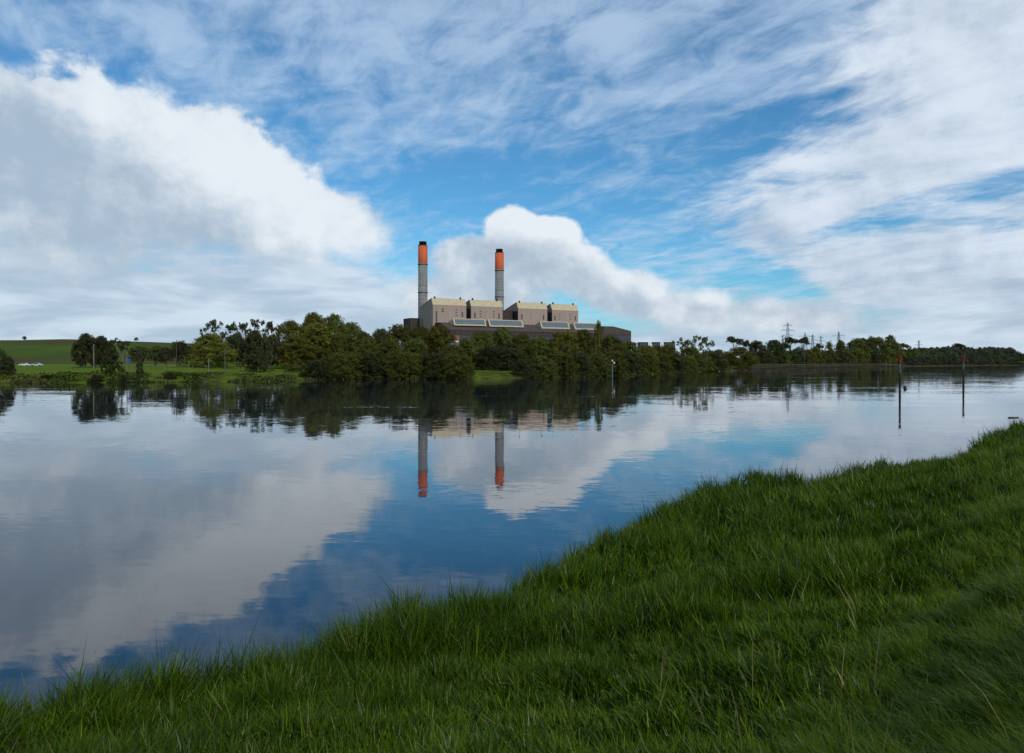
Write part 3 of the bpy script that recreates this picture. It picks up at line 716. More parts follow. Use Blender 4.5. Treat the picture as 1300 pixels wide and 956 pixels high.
# ------------------------------------------------------------------ power station (local frame: s along the row, t to the back)
A = math.radians(28.1)
O = Vector((wx(549.5, 985), 985, 0)); GB_ = 9.0
def L2W(s, t_): return (O.x+s*math.cos(A)-t_*math.sin(A), O.y+s*math.sin(A)+t_*math.cos(A))
def s_of(px):          # s on the plane t = 0 that the photo shows at column px
    k = (px-CX)/F; return (k*985-O.x)/(math.cos(A)-math.sin(A)*k)
def z_at(py, s, t_=0): return wz(py, L2W(s, t_)[1])
def block(px0, px1, top_y, eave_y, label, slits, dots, n):
    s0, s1 = s_of(px0), s_of(px1); w = s1-s0
    x, y = L2W(s0, 0); e = empty('boiler_house', (x, y, GB_), A)
    ze = z_at(eave_y, s0)-GB_; zt = z_at(top_y, s0, 3.5)-GB_; zb = zt-10; D_ = 44
    MB().prism_x([(0, 0), (D_, 0), (D_, zb), (4.2, zt), (0, ze)], 0, w).build('wall', M['clad'], e)
    # tan cladding on the steep front slope and the back slope, proud of the walls
    rf = MB()
    rf.poly([(-.25, -.25, ze), (w+.25, -.25, ze), (w+.25, 4.2, zt+.3), (-.25, 4.2, zt+.3), (-.25, 1.2, ze), (w+.25, 1.2, ze), (w+.25, 4.2, zt-2), (-.25, 4.2, zt-2)],
            [(0, 1, 2, 3), (0, 4, 5, 1), (4, 7, 6, 5), (3, 2, 6, 7), (0, 3, 7, 4), (1, 5, 6, 2)])
    roof = rf.build('roof', M['tan'], e)
    MB().poly([(-.2, 4.25, zt+.3), (w+.2, 4.25, zt+.3), (w+.2, D_+.2, zb+.3), (-.2, D_+.2, zb+.3), (-.2, 4.25, zt-.5), (w+.2, 4.25, zt-.5), (w+.2, D_+.2, zb-.5), (-.2, D_+.2, zb-.5)],
              [(0, 1, 2, 3), (7, 6, 5, 4), (0, 4, 5, 1), (3, 2, 6, 7), (0, 3, 7, 4), (1, 5, 6, 2)]).build('rear_roof', M['brown2'], e)
    for q in (.09, .86):
        v = MB().box(w*q-.9, w*q+.9, 3.2, 5.2, zt-.2, zt+1.5); v.lathe([(.7, zt+1.5), (.7, zt+1.9), (1.1, zt+2.0), (.2, zt+2.5)], 8, (w*q, 4.2)); v.build('roof_vent', M['black'], roof)
    for ps, y0, y1 in slits:
        s = s_of(ps)-s0; MB().box(s-.9, s+.9, -.12, .3, wz(y1, y+s*.47)-GB_, wz(y0, y+s*.47)-GB_).build('slit_or_recess', M['slit'], e)
    for ps, yy, hh in dots:
        s = s_of(ps)-s0; z = wz(yy, y+s*.47)-GB_; MB().box(s-1.25, s+1.25, -.12, .3, z-hh, z+hh).build('louvre', M['slit'], e)
    # chimney side wall: recess dark painted as flat vertical strips
    if n == 0:
        MB().box(-.12, .3, 2.0, 5.0, 0, ze-6).build('slit_or_recess', M['slit'], e)
        MB().box(-.12, .3, 33.5, 35.5, 0, zb-7).build('slit_or_recess', M['slit'], e)
    else:
        MB().box(-.1, .3, .8, D_-.8, 0, zb-1.5).build('side_shade', M['darkside'], e)  # flat dark panel, the side wall's shade put into its colour
    tag(e, label, 'boiler house', 'boiler houses of the power station')
    return e
block(549.5, 592, 378.3, 386.7, 'mauve boiler block with pale tan roof nearest the first chimney', [(554, 395, 411), (587, 396, 402.5)], [(562, 392.5, .8), (562, 395.3, .9), (579.5, 393.5, .5), (579.5, 396.9, .5), (579.5, 400.3, .5)], 0)
block(598, 638, 380.5, 388.7, 'mauve boiler block with pale tan roof directly in front of the second chimney', [(603, 397, 404), (633.5, 398, 405)], [(610, 395, .5), (610, 398.4, .5), (610, 401.8, .5), (627, 395.5, .5), (627, 398.9, .5), (627, 402.3, .5)], 1)
block(657.8, 694.8, 383.7, 391.5, 'mauve boiler block just past the dark gap behind the second chimney', [(662.5, 399, 405.5), (690, 400, 406)], [], 2)
block(701, 734, 385.7, 393.6, 'mauve boiler block at the open end of the row, farthest from the chimneys', [(704.5, 401, 406.5), (730.3, 401.5, 407)], [(710, 399, .45), (710, 402, .45), (710, 405, .45), (724, 399.5, .45), (724, 402.5, .45), (724, 405.5, .45)], 3)
# linking building in the gap and the low one by the first chimney
def simple(name, s0, s1, t0, t1, ztop, mat, label, cat, prof=None, roofmat=None):
    x, y = L2W(s0, t0); e = empty(name, (x, y, GB_), A); w = s1-s0; d = t1-t0; h = ztop-GB_
    MB().box(0, w, 0, d, 0, h).build('wall', mat, e)
    rf = MB().box(-.3, w+.3, -.3, d+.3, h+.003, h+.8); rf.box(.5, w-.5, .6, d-.5, h+.8, h+1.1); rf.build('roof', roofmat or M['brown2'], e)
    for k in range(int(w//9)): MB().box(4+k*9, 6+k*9, -.1, .3, h-7, h-3).build('window', M['slit'], e)
    tag(e, label, cat); return e
simple('link_building', 98, 120, 14, 40, z_at(394.8, 109, 14), M['brown'], 'dark brown link building in the gap between the two pairs of boiler blocks', 'building')
simple('low_annex', -12.5, -.6, 45, 70, z_at(404.8, -6, 45), M['brown'], 'low dark brown annex at the foot of the first chimney', 'building')
for s0 in (46.3, 166.0): pass
# turbine hall in front, with four skylights
sH0, sH1 = 3.0, 300.0
x, y = L2W(sH0, -46); hall = empty('turbine_hall', (x, y, GB_), A)
zr = z_at(411.0, 0, 0)-GB_; zf = z_at(420.0, 40, -46)-GB_
kx = s_of(779)-sH0+40
Lh = 262.0
MB().prism_x([(0, 0), (45.7, 0), (45.7, zr), (30, zr), (0, zf)], 0, Lh-42).build('wall', M['brown'], hall)
MB().poly([(-.4, -.5, zf), (Lh-42, -.5, zf), (Lh-42, 30, zr+.25), (-.4, 30, zr+.25), (-.4, 45.6, zr+.25), (Lh-42, 45.6, zr+.25), (-.4, -.5, zf+.8), (Lh-42, -.5, zf+.8), (Lh-42, 30, zr+1.0), (-.4, 30, zr+1.0), (Lh-42, 45.6, zr+1.0), (-.4, 45.6, zr+1.0)],
          [(0, 3, 2, 1), (3, 4, 5, 2), (6, 7, 8, 9), (9, 8, 10, 11), (0, 1, 7, 6), (1, 2, 8, 7), (2, 5, 10, 8), (5, 4, 11, 10), (4, 3, 9, 11), (3, 0, 6, 9)]).build('roof', M['brown2'], hall)
MB().box(6, Lh-50, -.25, .2, zf-9.5, zf-6.5).build('window_band', M['slit'], hall)
# lower sloping end of the hall
zE = zr-5.5
MB().poly([(Lh-42+.01, 0, 0), (Lh+3, 0, 0), (Lh+3, 45, 0), (Lh-42+.01, 45, 0), (Lh-42+.01, 0, zr), (Lh-26, 0, zr), (Lh+3, 0, zE), (Lh-42+.01, 45, zr), (Lh-26, 45, zr), (Lh+3, 45, zE)],
          [(0, 3, 2, 1), (0, 1, 6, 5, 4), (1, 2, 9, 6), (2, 3, 7, 8, 9), (3, 0, 4, 7), (4, 5, 8, 7), (5, 6, 9, 8)]).build('end_bay', M['brown2'], hall)
MB().box(Lh-40, Lh+2.5, -.25, .2, zE-12, zE-6.5).build('window_band', M['slit'], hall)
MB().box(Lh-42, Lh+2.8, -.45, .2, zE-5.6, zE-5.0).build('eaves_band', M['brown'], hall)
tag(hall, 'long dark brown hall with sloping end, in front of the boiler blocks', 'turbine hall')
def s_at(px, t_):
    k = (px-CX)/F; X0, Y0 = L2W(0, t_); return (k*Y0-X0)/(math.cos(A)-math.sin(A)*k)
tf = -34.0
for (p0, p1, yt, yb, wh) in ((574.8, 615.6, 404.2, 413, 'first'), (619.5, 662.8, 405.6, 414.6, 'second'), (685.3, 721.3, 407.8, 417, 'third'), (727.6, 758, 409.6, 418.2, 'fourth')):
    s0, s1 = s_at(p0, tf+5), s_at(p1, tf+5); x, y = L2W(s0, tf); w = s1-s0
    zt_ = z_at(yt, s0, tf+5); zb_ = z_at(yb, s0, tf)
    e = empty('skylight', (x, y, zb_), A); h = zt_-zb_
    MB().prism_x([(0, 0), (0, .0), (30, 0), (30, 1.0), (5, h), (.0, .6)], 0, w).build('housing', M['tan'], e)
    # glazed sloping front set just proud of the frame, with mullions
    def P_(a, b, off): # a along, b up the slope 0..1
        return (a, 5*b - off*.85, .6+(h-.6)*b + off*.5)
    g = MB(); a0, a1, b0, b1 = 1.6, w-1.6, .12, .90
    g.poly([P_(a0, b0, .12), P_(a1, b0, .12), P_(a1, b1, .12), P_(a0, b1, .12), P_(a0, b0, -.1), P_(a1, b0, -.1), P_(a1, b1, -.1), P_(a0, b1, -.1)], [(0, 1, 2, 3), (7, 6, 5, 4), (0, 4, 5, 1), (1, 5, 6, 2), (2, 6, 7, 3), (3, 7, 4, 0)])
    gl = g.build('glazing', M['glass'], e)
    mu = MB(); nm = 9
    for i in range(1, nm):
        a = a0+(a1-a0)*i/nm; mu.tube(P_(a, b0, .2), P_(a, b1, .2), .13, n=4)
    mu.tube(P_(a0, .5, .2), P_(a1, .5, .2), .12, n=4)
    mu.build('mullion', M['steel'], gl)
    tag(e, {'first': 'glazed skylight in pale frame below the first boiler block by the chimney', 'second': 'glazed skylight in pale frame reaching the dark gap between boiler block pairs',
            'third': 'glazed skylight in pale frame below the third boiler block', 'fourth': 'glazed skylight in pale frame next to the slender tree'}[wh], 'skylight', 'skylights on the turbine hall')
# brick annex and pale-roofed hut in front of the hall
D = 915; x = wx(575.5, D); z1 = wz(425.5, D); e = empty('brick_annex', (x, D, 7), .1)
MB().box(0, 7.2, 0, 8, 0, z1-7).build('wall', M['brick'], e); MB().box(-.3, 7.5, -.3, 8.3, z1-7+.003, z1-6.4).build('roof', M['brown2'], e); MB().box(2.5, 4.2, -.1, .2, z1-11.5, z1-9.5).build('window', M['slit'], e)
tag(e, 'small orange brick annex in front of the dark hall', 'building')
D = 890; x = wx(567, D); z1 = wz(433, D); e = empty('hut', (x, D, 6), .2)
MB().box(0, 13, 0, 7, 0, z1-7.2).build('wall', M['steel'], e); MB().prism_x([(-.5, z1-7.2+.003), (7.5, z1-7.2+.003), (7.5, z1-6.9), (3.5, z1-5.6), (-.5, z1-6.9)], -.5, 13.5).build('roof', M['white'], e)
tag(e, 'low hut with white roof just above the treetops by the brick annex', 'hut')
# dark sheds with white vents at the open end
for i, (p0, p1) in enumerate(((811.5, 823.0), (828, 838.2), (843.4, 857))):
    D = 1180; x = wx(p0, D); w = (p1-p0)/F*D; z1 = wz(434.3, D); e = empty('dark_shed', (x, D, GB_), 0)
    MB().box(0, w, 0, 18, 0, z1-GB_-.8).build('wall', M['black'], e); MB().box(-.4, w+.4, -.4, 18.4, z1-GB_-.797, z1-GB_).build('roof', M['black'], e)
    v = MB(); v.box(1, w-1, -.2, .1, z1-GB_-4.6, z1-GB_-3.9); v.box(1, w-1, -.2, .1, z1-GB_-3.0, z1-GB_-2.3); v.build('louvre', M['steel'], e)
    tag(e, ['flat dark shed next to the end wall of the long hall', 'flat dark shed between two white cones', 'flat dark shed nearest the open topped trees'][i], 'shed', 'dark sheds past the long hall')
for i, px in enumerate((825.4, 840.7)):
    D = 1178; z1 = wz(434.6, D)
    o = MB().lathe([(3.4, 0), (3.4, z1-GB_-6), (2.8, z1-GB_-5), (1.5, z1-GB_-1.5), (1.1, z1-GB_)], 14).build('vent_cone', M['white'], smooth=True); o.location = (wx(px, D), D-3, GB_)
    tag(o, ['white cone vent between the first and middle dark sheds', 'white cone vent between the middle and last dark sheds'][i], 'vent', 'white cone vents')
# chimneys
def chimney(px, y_top, D, r, label):
    x = wx(px, D); zt = wz(y_top, D); e = empty('chimney', (x, D, GB_)); H = zt-GB_
    cap = 5.6; band = 23.0
    zc = H-cap; zo = zc-band
    MB().lathe([(r*1.14, 0), (r*1.02, 40), (r, 70), (r*.985, zo)], 40).build('shaft', M['concrete'], e, True)
    MB().lathe([(r*.99, zo+.003), (r*1.0, zo+.3), (r*1.0, zc)], 40).build('painted_band', M['orange'], e, True)
    rg = MB(); rg.lathe([(r*1.04, zc+.003), (r*1.04, zc+.5), (r*.9, zc+.6)], 40); rg.build('rim', M['black'], e)
    for a in (0, 1, 2, 3):
        c = (math.cos(a*math.pi/2+.5)*r*.42, math.sin(a*math.pi/2+.5)*r*.42)
        MB().lathe([(r*.40, zc+.4), (r*.40, H-1.2), (r*.44, H-1.1), (r*.44, H-.2), (r*.36, H)], 18, c).build('flue', M['black'], e, True)
    for zz in (zo-1.5, zo-38, zo-75):
        pf = MB(); pf.lathe([(r*1.16, zz), (r*1.16, zz+.35)], 32); ob = pf.build('walkway', M['steel'], e)
    tag(e, label, 'chimney', 'twin chimneys of the power station')
chimney(536.8, 306.7, 1041, 6.15, 'tall concrete chimney with orange top standing before the first boiler block')
chimney(634.0, 316.2, 1108, 6.15, 'concrete chimney with orange top rising between the second boiler block and the dark gap')

# ------------------------------------------------------------------ pylons
def pylon_parts(H, arms):
    tw = MB(); b = H*.11; top = H*.012
    def cor(z):
        f = z/H; h = b*(1-f)**1.25*.9+top
        return [(-h, -h, z), (h, -h, z), (h, h, z), (-h, h, z)]
    zs = [0]; st = H*.15
    while zs[-1] < H*.97: zs.append(min(H, zs[-1]+st)); st = max(st*.86, H*.045)
    r = H*.0032
    for a, c in zip(zs[:-1], zs[1:]):
        A_, B_ = cor(a), cor(c)
        for i in range(4):
            tw.tube(A_[i], B_[i], r*1.3, n=4); j = (i+1) % 4
            tw.tube(A_[i], B_[j], r*.8, n=3); tw.tube(A_[j], B_[i], r*.8, n=3); tw.tube(B_[i], B_[j], r*.8, n=3)
    am = []
    for z, w in arms:
        q = MB(); z *= H; w *= H
        for sgn in (-1, 1):
            for yy in (-1, 1):
                q.tube((0, yy*top*1.4, z+H*.03), (sgn*w, 0, z), r, n=3); q.tube((0, yy*top*1.4, z-H*.012), (sgn*w, 0, z), r, n=3)
            for k in (.3, .6, .85): q.tube((sgn*w*k, 0, z-H*.012*(1-k)), (sgn*w*k, 0, z+H*.03*(1-k)), r*.8, n=3)
            q.tube((sgn*w, 0, z), (sgn*w, 0, z-H*.035), r*.9, n=4)
        am.append(q)
    return tw, am
D3 = [(.66, .125), (.79, .16), (.91, .10)]
D1 = [(.86, .22)]
for px, top, D, arms, lb in ((1000, 408.5, 1150, D3, 'tallest lattice pylon, rising over the umbrella pines'), (993.5, 424.5, 1600, D3, 'small distant pylon just before the tallest pylon'),
                             (1022, 421.5, 1700, D1, 'distant pylon above the second umbrella pine'), (1031.6, 424, 1600, D3, 'mid distance pylon with three crossarms past the umbrella pines'),
                             (1042, 425.5, 1800, D3, 'thin distant pylon over the lone small dark pine'), (1064.8, 420.5, 1500, D1, 'pylon with one wide crossarm beside the slender green tree'),
                             (986, 431, 2000, D3, 'tiniest distant pylon behind the lawn strip trees'), (1166.5, 431.5, 2300, D3, 'lone pylon poking above the start of the far wood')):
    x = wx(px, D); g = 8.0; H = wz(top, D)-g; e = empty('pylon', (x, D, g), random.uniform(-.3, .3))
    tw, am = pylon_parts(H, arms); tw.build('tower', M['steel'], e)
    for q in am: q.build('crossarm', M['steel'], e)
    tag(e, lb, 'pylon', 'pylons beyond the wharf')

# ------------------------------------------------------------------ wharf
wl = [shore(952, 470), shore(1000, 468.4), shore(1040, 467.4), shore(1100, 466), shore(1150, 465.2)]
wharf = empty('wharf', (wl[0][0], wl[0][1], 0))
ox, oy = wl[0]
dk = MB(); fd = MB(); zd = 5.2
tot = []
for (ax, ay), (bx, by) in zip(wl[:-1], wl[1:]):
    d = Vector((bx-ax, by-ay)).normalized(); nrm = Vector((d.y, -d.x))*2.5
    p = [(ax-ox-nrm.x, ay-oy-nrm.y), (bx-ox-nrm.x, by-oy-nrm.y), (bx-ox+nrm.x, by-oy+nrm.y), (ax-ox+nrm.x, ay-oy+nrm.y)]
    dk.prism_z(p, zd-.9, zd)
    L = math.hypot(bx-ax, by-ay); k = int(L//13)
    for i in range(k): tot.append((ax+(bx-ax)*i/k-ox, ay+(by-ay)*i/k-oy, nrm))
dk.build('deck', M['timber'], wharf)
for i, (x, y, nrm) in enumerate(tot[:48]):
    for sg in (1,):
        q = MB(); q.tube((x+nrm.x*.8, y+nrm.y*.8, -2), (x+nrm.x*.8, y+nrm.y*.8, zd-.9), .32, n=8); q.build('pile', M['timber'], wharf)
rl = MB()
for (x0, y0, n0), (x1, y1, n1) in zip(tot[:-1], tot[1:]):
    rl.tube((x0+n0.x*.9, y0+n0.y*.9, zd), (x0+n0.x*.9, y0+n0.y*.9, zd+1.1), .09, n=4)
    rl.tube((x0+n0.x*.9, y0+n0.y*.9, zd+1.0), (x1+n1.x*.9, y1+n1.y*.9, zd+1.0), .07, n=4)
rl.build('railing', M['timber'], wharf)
tag(wharf, 'long dark timber wharf on piles running along the far bank', 'wharf')

# ------------------------------------------------------------------ river markers
def marker(px, y_top, y_water, w_px, label):
    D = HC*F/(y_water-YH); x = wx(px, D); zt = wz(y_top, D); e = empty('channel_marker', (x, D, 0)); r = w_px/F*D/2
    a = zt-1.9; b = a-1.9
    MB().tube((0, 0, -2), (0, 0, b), r, r*.92, 16).build('pole', M['darkred'], e, False)
    MB().tube((0, 0, b), (0, 0, a), r*1.0, r*.95, 16).build('reflective_band', M['greyband'], e)
    MB().tube((0, 0, a), (0, 0, zt-.5), r*.92, r*.92, 16).build('red_band', M['redpaint'], e)
    tm = MB(); tm.box(-r*1.25, r*1.25, -.06, .06, zt-.8, zt+.1); tm.box(-.06, .06, -r*1.25, r*1.25, zt-.8, zt+.1); tm.build('topmark', M['redpaint'], e)
    c = MB(); c.box(-.05, .05, -r-.1, -r+.02, 0, b*.5); [c.box(-.22, .22, -r-.14, -r-.08, k*.35, k*.35+.06) for k in range(int(b/.7))]; c.build('ladder', M['black'], e)
    tag(e, label, 'channel marker', 'red topped poles in the river'); return e
marker(1142.3, 451.6, 498, 2.7, 'red topped pole in the river with a small float beside it')
marker(1223, 451.6, 490.5, 2.4, 'red topped pole standing alone in front of the far wood')
D = HC*F/(479-YH); x = wx(777.3, D); e = empty('marker_post', (x, D, 0))
MB().tube((0, 0, -2), (0, 0, 6.2), .36, .30, 12).build('post', M['greyband'], e)
MB().lathe([(.55, 6.2), (.6, 6.5), (.6, 7.0), (.5, 7.3)], 12).build('lamp_housing', M['black'], e)
MB().lathe([(.32, 7.3), (.34, 7.8), (.15, 8.0)], 12).build('lamp_cap', M['white'], e)
MB().box(.35, 1.2, -.05, .05, 6.3, 7.1).build('sign_board', M['white'], e)
tag(e, 'grey post with white cap standing in the water before the willows', 'marker post')
# float by the first pole, floating branch near the grass
D = HC*F/(493.5-YH); e = empty('float', (wx(1149, D), D, 0))
MB().lathe([(.05, -.3), (.35, -.1), (.42, .25), (.25, .6), (.08, .75)], 14).build('buoy_body', M['black'], e, True); MB().tube((0, 0, .7), (0, 0, 1.3), .04, n=6).build('handle', M['steel'], e)
tag(e, 'small dark float bobbing beside the first red topped pole', 'float')
def driftwood(px, py, L, label, rz):
    D = HC*F/(py-YH); r_ = random.Random(px); q = MB(); p = Vector((-L/2, 0, 0)); k = 7
    for i in range(k):
        nx_ = p+Vector((L/k, r_.uniform(-.06, .06)*L, r_.uniform(-.02, .03)*L)); q.tube(p, nx_, .10*(1-i/k*.6), .10*(1-(i+1)/k*.6), 7)
        if i in (2, 4, 5): q.tube(p, p+Vector((r_.uniform(.1, .3), r_.uniform(-.4, .4), .35))*L*.25, .04, .015, 5)
        p = nx_
    o = q.build('driftwood', M['timber']); o.location = (wx(px, D), D, .02); o.rotation_euler.z = rz
    tag(o, label, 'driftwood')
driftwood(1287, 530.5, 1.6, 'short dark branch floating near the end of the grassy bank', .3)
# wooden piles and pale posts by the wharf
def post(px, y0, y1, D, r, mat, label, name='post', cat='post', base=None, cross=False, group=None):
    x = wx(px, D); g = gz(x, D) if base is None else base; zt = wz(y0, D)
    e = empty(name, (x, D, g)); MB().tube((0, 0, -.5), (0, 0, zt-g), r, r*.8, 8).build('pole', mat, e)
    if cross:
        MB().box(-2.0, 2.0, -.12, .12, zt-g-1.2, zt-g-.9).build('crossarm', M['timber'], e)
        for q in (-1.8, -.9, .9, 1.8): MB().lathe([(.08, zt-g-.9), (.16, zt-g-.8), (.1, zt-g-.5)], 8, (q, 0)).build('insulator', M['white'], e)
    tag(e, label, cat, group); return e
post(119, 437, 463, 335, .2, M['pale_bark'], 'bare wooden pole in front of the dense dark trees', 'wooden_pole', 'pole')
post(224, 431.5, 463, 345, .2, M['timber'], 'power pole with crossarm and insulators beside the dark round tree', 'power_pole', 'power pole', cross=True)
post(285.5, 442, 463.5, 320, .16, M['greyband'], 'slim pale grey pole in front of the broad olive tree', 'pole', 'pole')
post(161, 444, 463, 330, .11, M['pale_bark'], 'slim pale pole behind the blue sign', 'pole', 'pole')
post(240, 458, 463.5, 318, .12, M['pale_bark'], 'short fence post below the dark round tree', 'fence_post', 'post')
post(265, 456, 463.5, 316, .14, M['pale_bark'], 'short pale post under the broad olive tree', 'fence_post', 'post')
post(957, 456, 463, 745, .3, M['greyband'], 'pale post at the start of the wharf', 'post', 'post')
post(1021.3, 447.5, 462, behind_shore(1021, 32), .25, M['greyband'], 'lamp post standing on the lawn strip', 'lamp_post', 'lamp post')
post(1125, 457.5, 465, 1330, .3, M['pale_bark'], 'first pale mooring post at the wharf end', 'mooring_post', 'post', base=0, group='pale mooring posts')
post(1130, 458, 465, 1345, .3, M['pale_bark'], 'second pale mooring post, nearer the first red topped pole', 'mooring_post', 'post', base=0, group='pale mooring posts')
# wire fence along the pasture
fx0, fx1 = wx(92, 322), wx(318, 345); fy0, fy1 = 322, 345
fen = empty('wire_fence', (fx0, fy0, 0)); NP = 34; pts = []
for i in range(NP):
    X_, Y_ = fx0+(fx1-fx0)*i/(NP-1), fy0+(fy1-fy0)*i/(NP-1); z_ = gz(X_, Y_); pts.append((X_-fx0, Y_-fy0, z_))
    q = MB(); q.tube((X_-fx0, Y_-fy0, z_-.3), (X_-fx0, Y_-fy0, z_+1.15), .09, .08, 6); q.build('fence_post', M['timber'], fen)
q = MB()
for a_, b_ in zip(pts[:-1], pts[1:]):
    for hh in (.35, .7, 1.05): q.tube((a_[0], a_[1], a_[2]+hh), (b_[0], b_[1], b_[2]+hh), .03, n=3)
q.build('wire', M['steel'], fen)
tag(fen, 'low wire fence with timber posts running along the pasture in front of the trees', 'fence')
# blue sign
D = 305; x = wx(163.3, D); g = gz(x, D); e = empty('blue_sign', (x, D, g)); zt = wz(455.3, D)-g
MB().box(-.62, .62, -.04, .04, zt-1.5, zt).build('sign_panel', M['blue'], e)
for q in (-.45, .45): MB().tube((q, .06, -.3), (q, .06, zt), .05, n=6).build('leg', M['steel'], e)
tag(e, 'small blue sign on two legs at the pasture edge', 'sign')
# cars
def car(px, D, L, rz, body, label, g=None):
    x = wx(px, D); g = gz(x, D) if g is None else g
    e = empty('parked_car', (x, D, g), rz); h = L/4.5
    prof = [(-2.2, .35), (-2.2, .75), (-2.05, .9), (-1.5, .98), (-.9, 1.42), (.7, 1.45), (1.45, 1.0), (2.15, .85), (2.25, .6), (2.2, .35)]
    q = MB(); n = len(prof)
    pts = [(a*h, -.85*h, b*h) for a, b in prof] + [(a*h, .85*h, b*h) for a, b in prof]
    q.poly(pts, [tuple(range(n)), tuple(range(2*n-1, n-1, -1))]+[(i, n+i, n+(i+1) % n, (i+1) % n) for i in range(n)]); q.build('body', body, e)
    w = MB(); wp = [(-1.35, .98), (-.85, 1.36), (.62, 1.38), (1.2, 1.02)]
    for sg in (-1, 1): w.poly([(a*h, sg*.86*h, b*h) for a, b in wp]+[(a*h, sg*.80*h, b*h) for a, b in wp], [(0, 1, 2, 3), (7, 6, 5, 4), (0, 4, 5, 1), (1, 5, 6, 2), (2, 6, 7, 3), (3, 7, 4, 0)])
    w.build('window', M['carglass'], e)
    for a in (-1.35, 1.4):
        for sg in (-1, 1): MB().tube((a*h, sg*.70*h, .33*h), (a*h, sg*.90*h, .33*h), .33*h, n=14).build('wheel', M['rubber'], e)
    tag(e, label, 'car')
car(46.5, 392, 5.4, .25, M['silver'], 'silver car parked on the open pasture nearer the dark trees')
car(31, 402, 4.8, .15, M['carwhite'], 'white car parked on the open pasture nearer the photo edge')
car(1047, behind_shore(1047, 35), 5, .4, M['carblack'], 'black car parked beside the wharf under the pylons')

# ------------------------------------------------------------------ sky
w = bpy.data.worlds.new('World'); SC.world = w; w.use_nodes = True
nt = w.node_tree; nt.nodes.clear()
SUN_EL, SUN_AZ = math.radians(38), math.radians(148)      # azimuth clockwise from +Y
class E:
    def __init__(s, o): s.o = o
    def _b(a, b, op, r=False):
        if r: a, b = b, a
        return m_(op, a, b)
    def __add__(a, b): return m_('ADD', a, b)
    __radd__ = __add__
    def __mul__(a, b): return m_('MULTIPLY', a, b)
    __rmul__ = __mul__
    def __sub__(a, b): return m_('SUBTRACT', a, b)
    def __rsub__(a, b): return m_('SUBTRACT', b, a)
    def __truediv__(a, b): return m_('DIVIDE', a, b)
def put(inp, v):
    if isinstance(v, E): nt.links.new(v.o, inp)
    else: inp.default_value = v
def m_(op, *a, clamp=False):
    x = nt.nodes.new('ShaderNodeMath'); x.operation = op; x.use_clamp = clamp
    for i, v in enumerate(a): put(x.inputs[i], v)
    return E(x.outputs[0])
def ss(v, a, b, c=0.0, d=1.0):
    x = nt.nodes.new('ShaderNodeMapRange'); x.interpolation_type = 'SMOOTHSTEP'
    put(x.inputs[0], v); put(x.inputs[1], a); put(x.inputs[2], b); put(x.inputs[3], c); put(x.inputs[4], d); return E(x.outputs[0])
def vec(x_, y_, z_=0.0):
    x = nt.nodes.new('ShaderNodeCombineXYZ'); put(x.inputs[0], x_); put(x.inputs[1], y_); put(x.inputs[2], z_); return E(x.outputs[0])
def noise(v, scale, detail=6, rough=.5, dist=0.0, lac=2.0):
    x = nt.nodes.new('ShaderNodeTexNoise'); nt.links.new(v.o, x.inputs['Vector']); x.inputs['Scale'].default_value = scale
    x.inputs['Detail'].default_value = detail; x.inputs['Roughness'].default_value = rough; x.inputs['Distortion'].default_value = dist; x.inputs['Lacunarity'].default_value = lac
    return E(x.outputs[0])
def mixc(f, a, b):
    x = nt.nodes.new('ShaderNodeMix'); x.data_type = 'RGBA'; put(x.inputs[0], f)
    for i, v in ((6, a), (7, b)):
        if isinstance(v, E): nt.links.new(v.o, x.inputs[i])
        else: x.inputs[i].default_value = (*v[:3], 1)
    return E(x.outputs[2])
tc = nt.nodes.new('ShaderNodeTexCoord'); sp = nt.nodes.new('ShaderNodeSeparateXYZ'); nt.links.new(tc.outputs['Generated'], sp.inputs[0])
vx, vy, vz = (E(o_) for o_ in sp.outputs)
az = m_('ARCTAN2', vx, vy) * 57.29578; el = m_('ARCSINE', vz) * 57.29578
def AE(px, py):
    a = math.degrees(math.atan2(px-CX, F)); return a, math.degrees(math.atan2(YH-py, math.hypot(F, px-CX)))
sky = nt.nodes.new('ShaderNodeTexSky'); sky.sky_type = 'NISHITA'; sky.sun_disc = False
sky.sun_elevation = SUN_EL; sky.sun_rotation = SUN_AZ; sky.air_density = 1.0; sky.dust_density = .4; sky.ozone_density = 2.5; sky.altitude = 0
SKY_K = .10
base = nt.nodes.new('ShaderNodeMix'); base.data_type = 'RGBA'; base.blend_type = 'MULTIPLY'; base.inputs[0].default_value = 1
nt.links.new(sky.outputs[0], base.inputs[6]); base.inputs[7].default_value = (.42, .90, 1.12, 1)
skyc = E(base.outputs[2])

# shared noises in (az, el) degrees
ae = vec(az, el*1.15)
warp = noise(ae, .05, 3, .5)
big = noise(ae, .12, 8, .6)           # billows
fine = noise(ae, .30, 8, .6)
# cloud-plane coordinates, so that the high cloud recedes towards the horizon
zc = m_('ADD', m_('ABSOLUTE', vz), .10)
pl = vec(vx/zc + vy/zc*.45, (vy/zc - vx/zc*.35)*.55)
veil = noise(pl, 2.1, 9, .66, .35)
mott = noise(pl, 6.5, 6, .62, .6)
veil2 = noise(pl, .75, 5, .5, .2)
strk = noise(vec(vx/zc*.9, vy/zc*2.6), 2.0, 8, .6, .5)
def ell(px, py, rx, ry, rot=0.0):      # 1 in the centre, 0 on the edge of an ellipse given by photo columns and rows
    a, e = AE(px, py); rx = rx/F*57.3*.9; ry = ry/F*57.3*.95
    c, s = math.cos(math.radians(rot)), math.sin(math.radians(rot))
    dx, dy = az-a, el-e
    u = (dx*c+dy*s)/rx; v = (dy*c-dx*s)/ry
    return 1.0 - m_('SQRT', u*u+v*v)
def maxof(*a):
    r_ = a[0]
    for b_ in a[1:]: r_ = m_('SMOOTH_MAX', r_, b_, .12)
    return r_
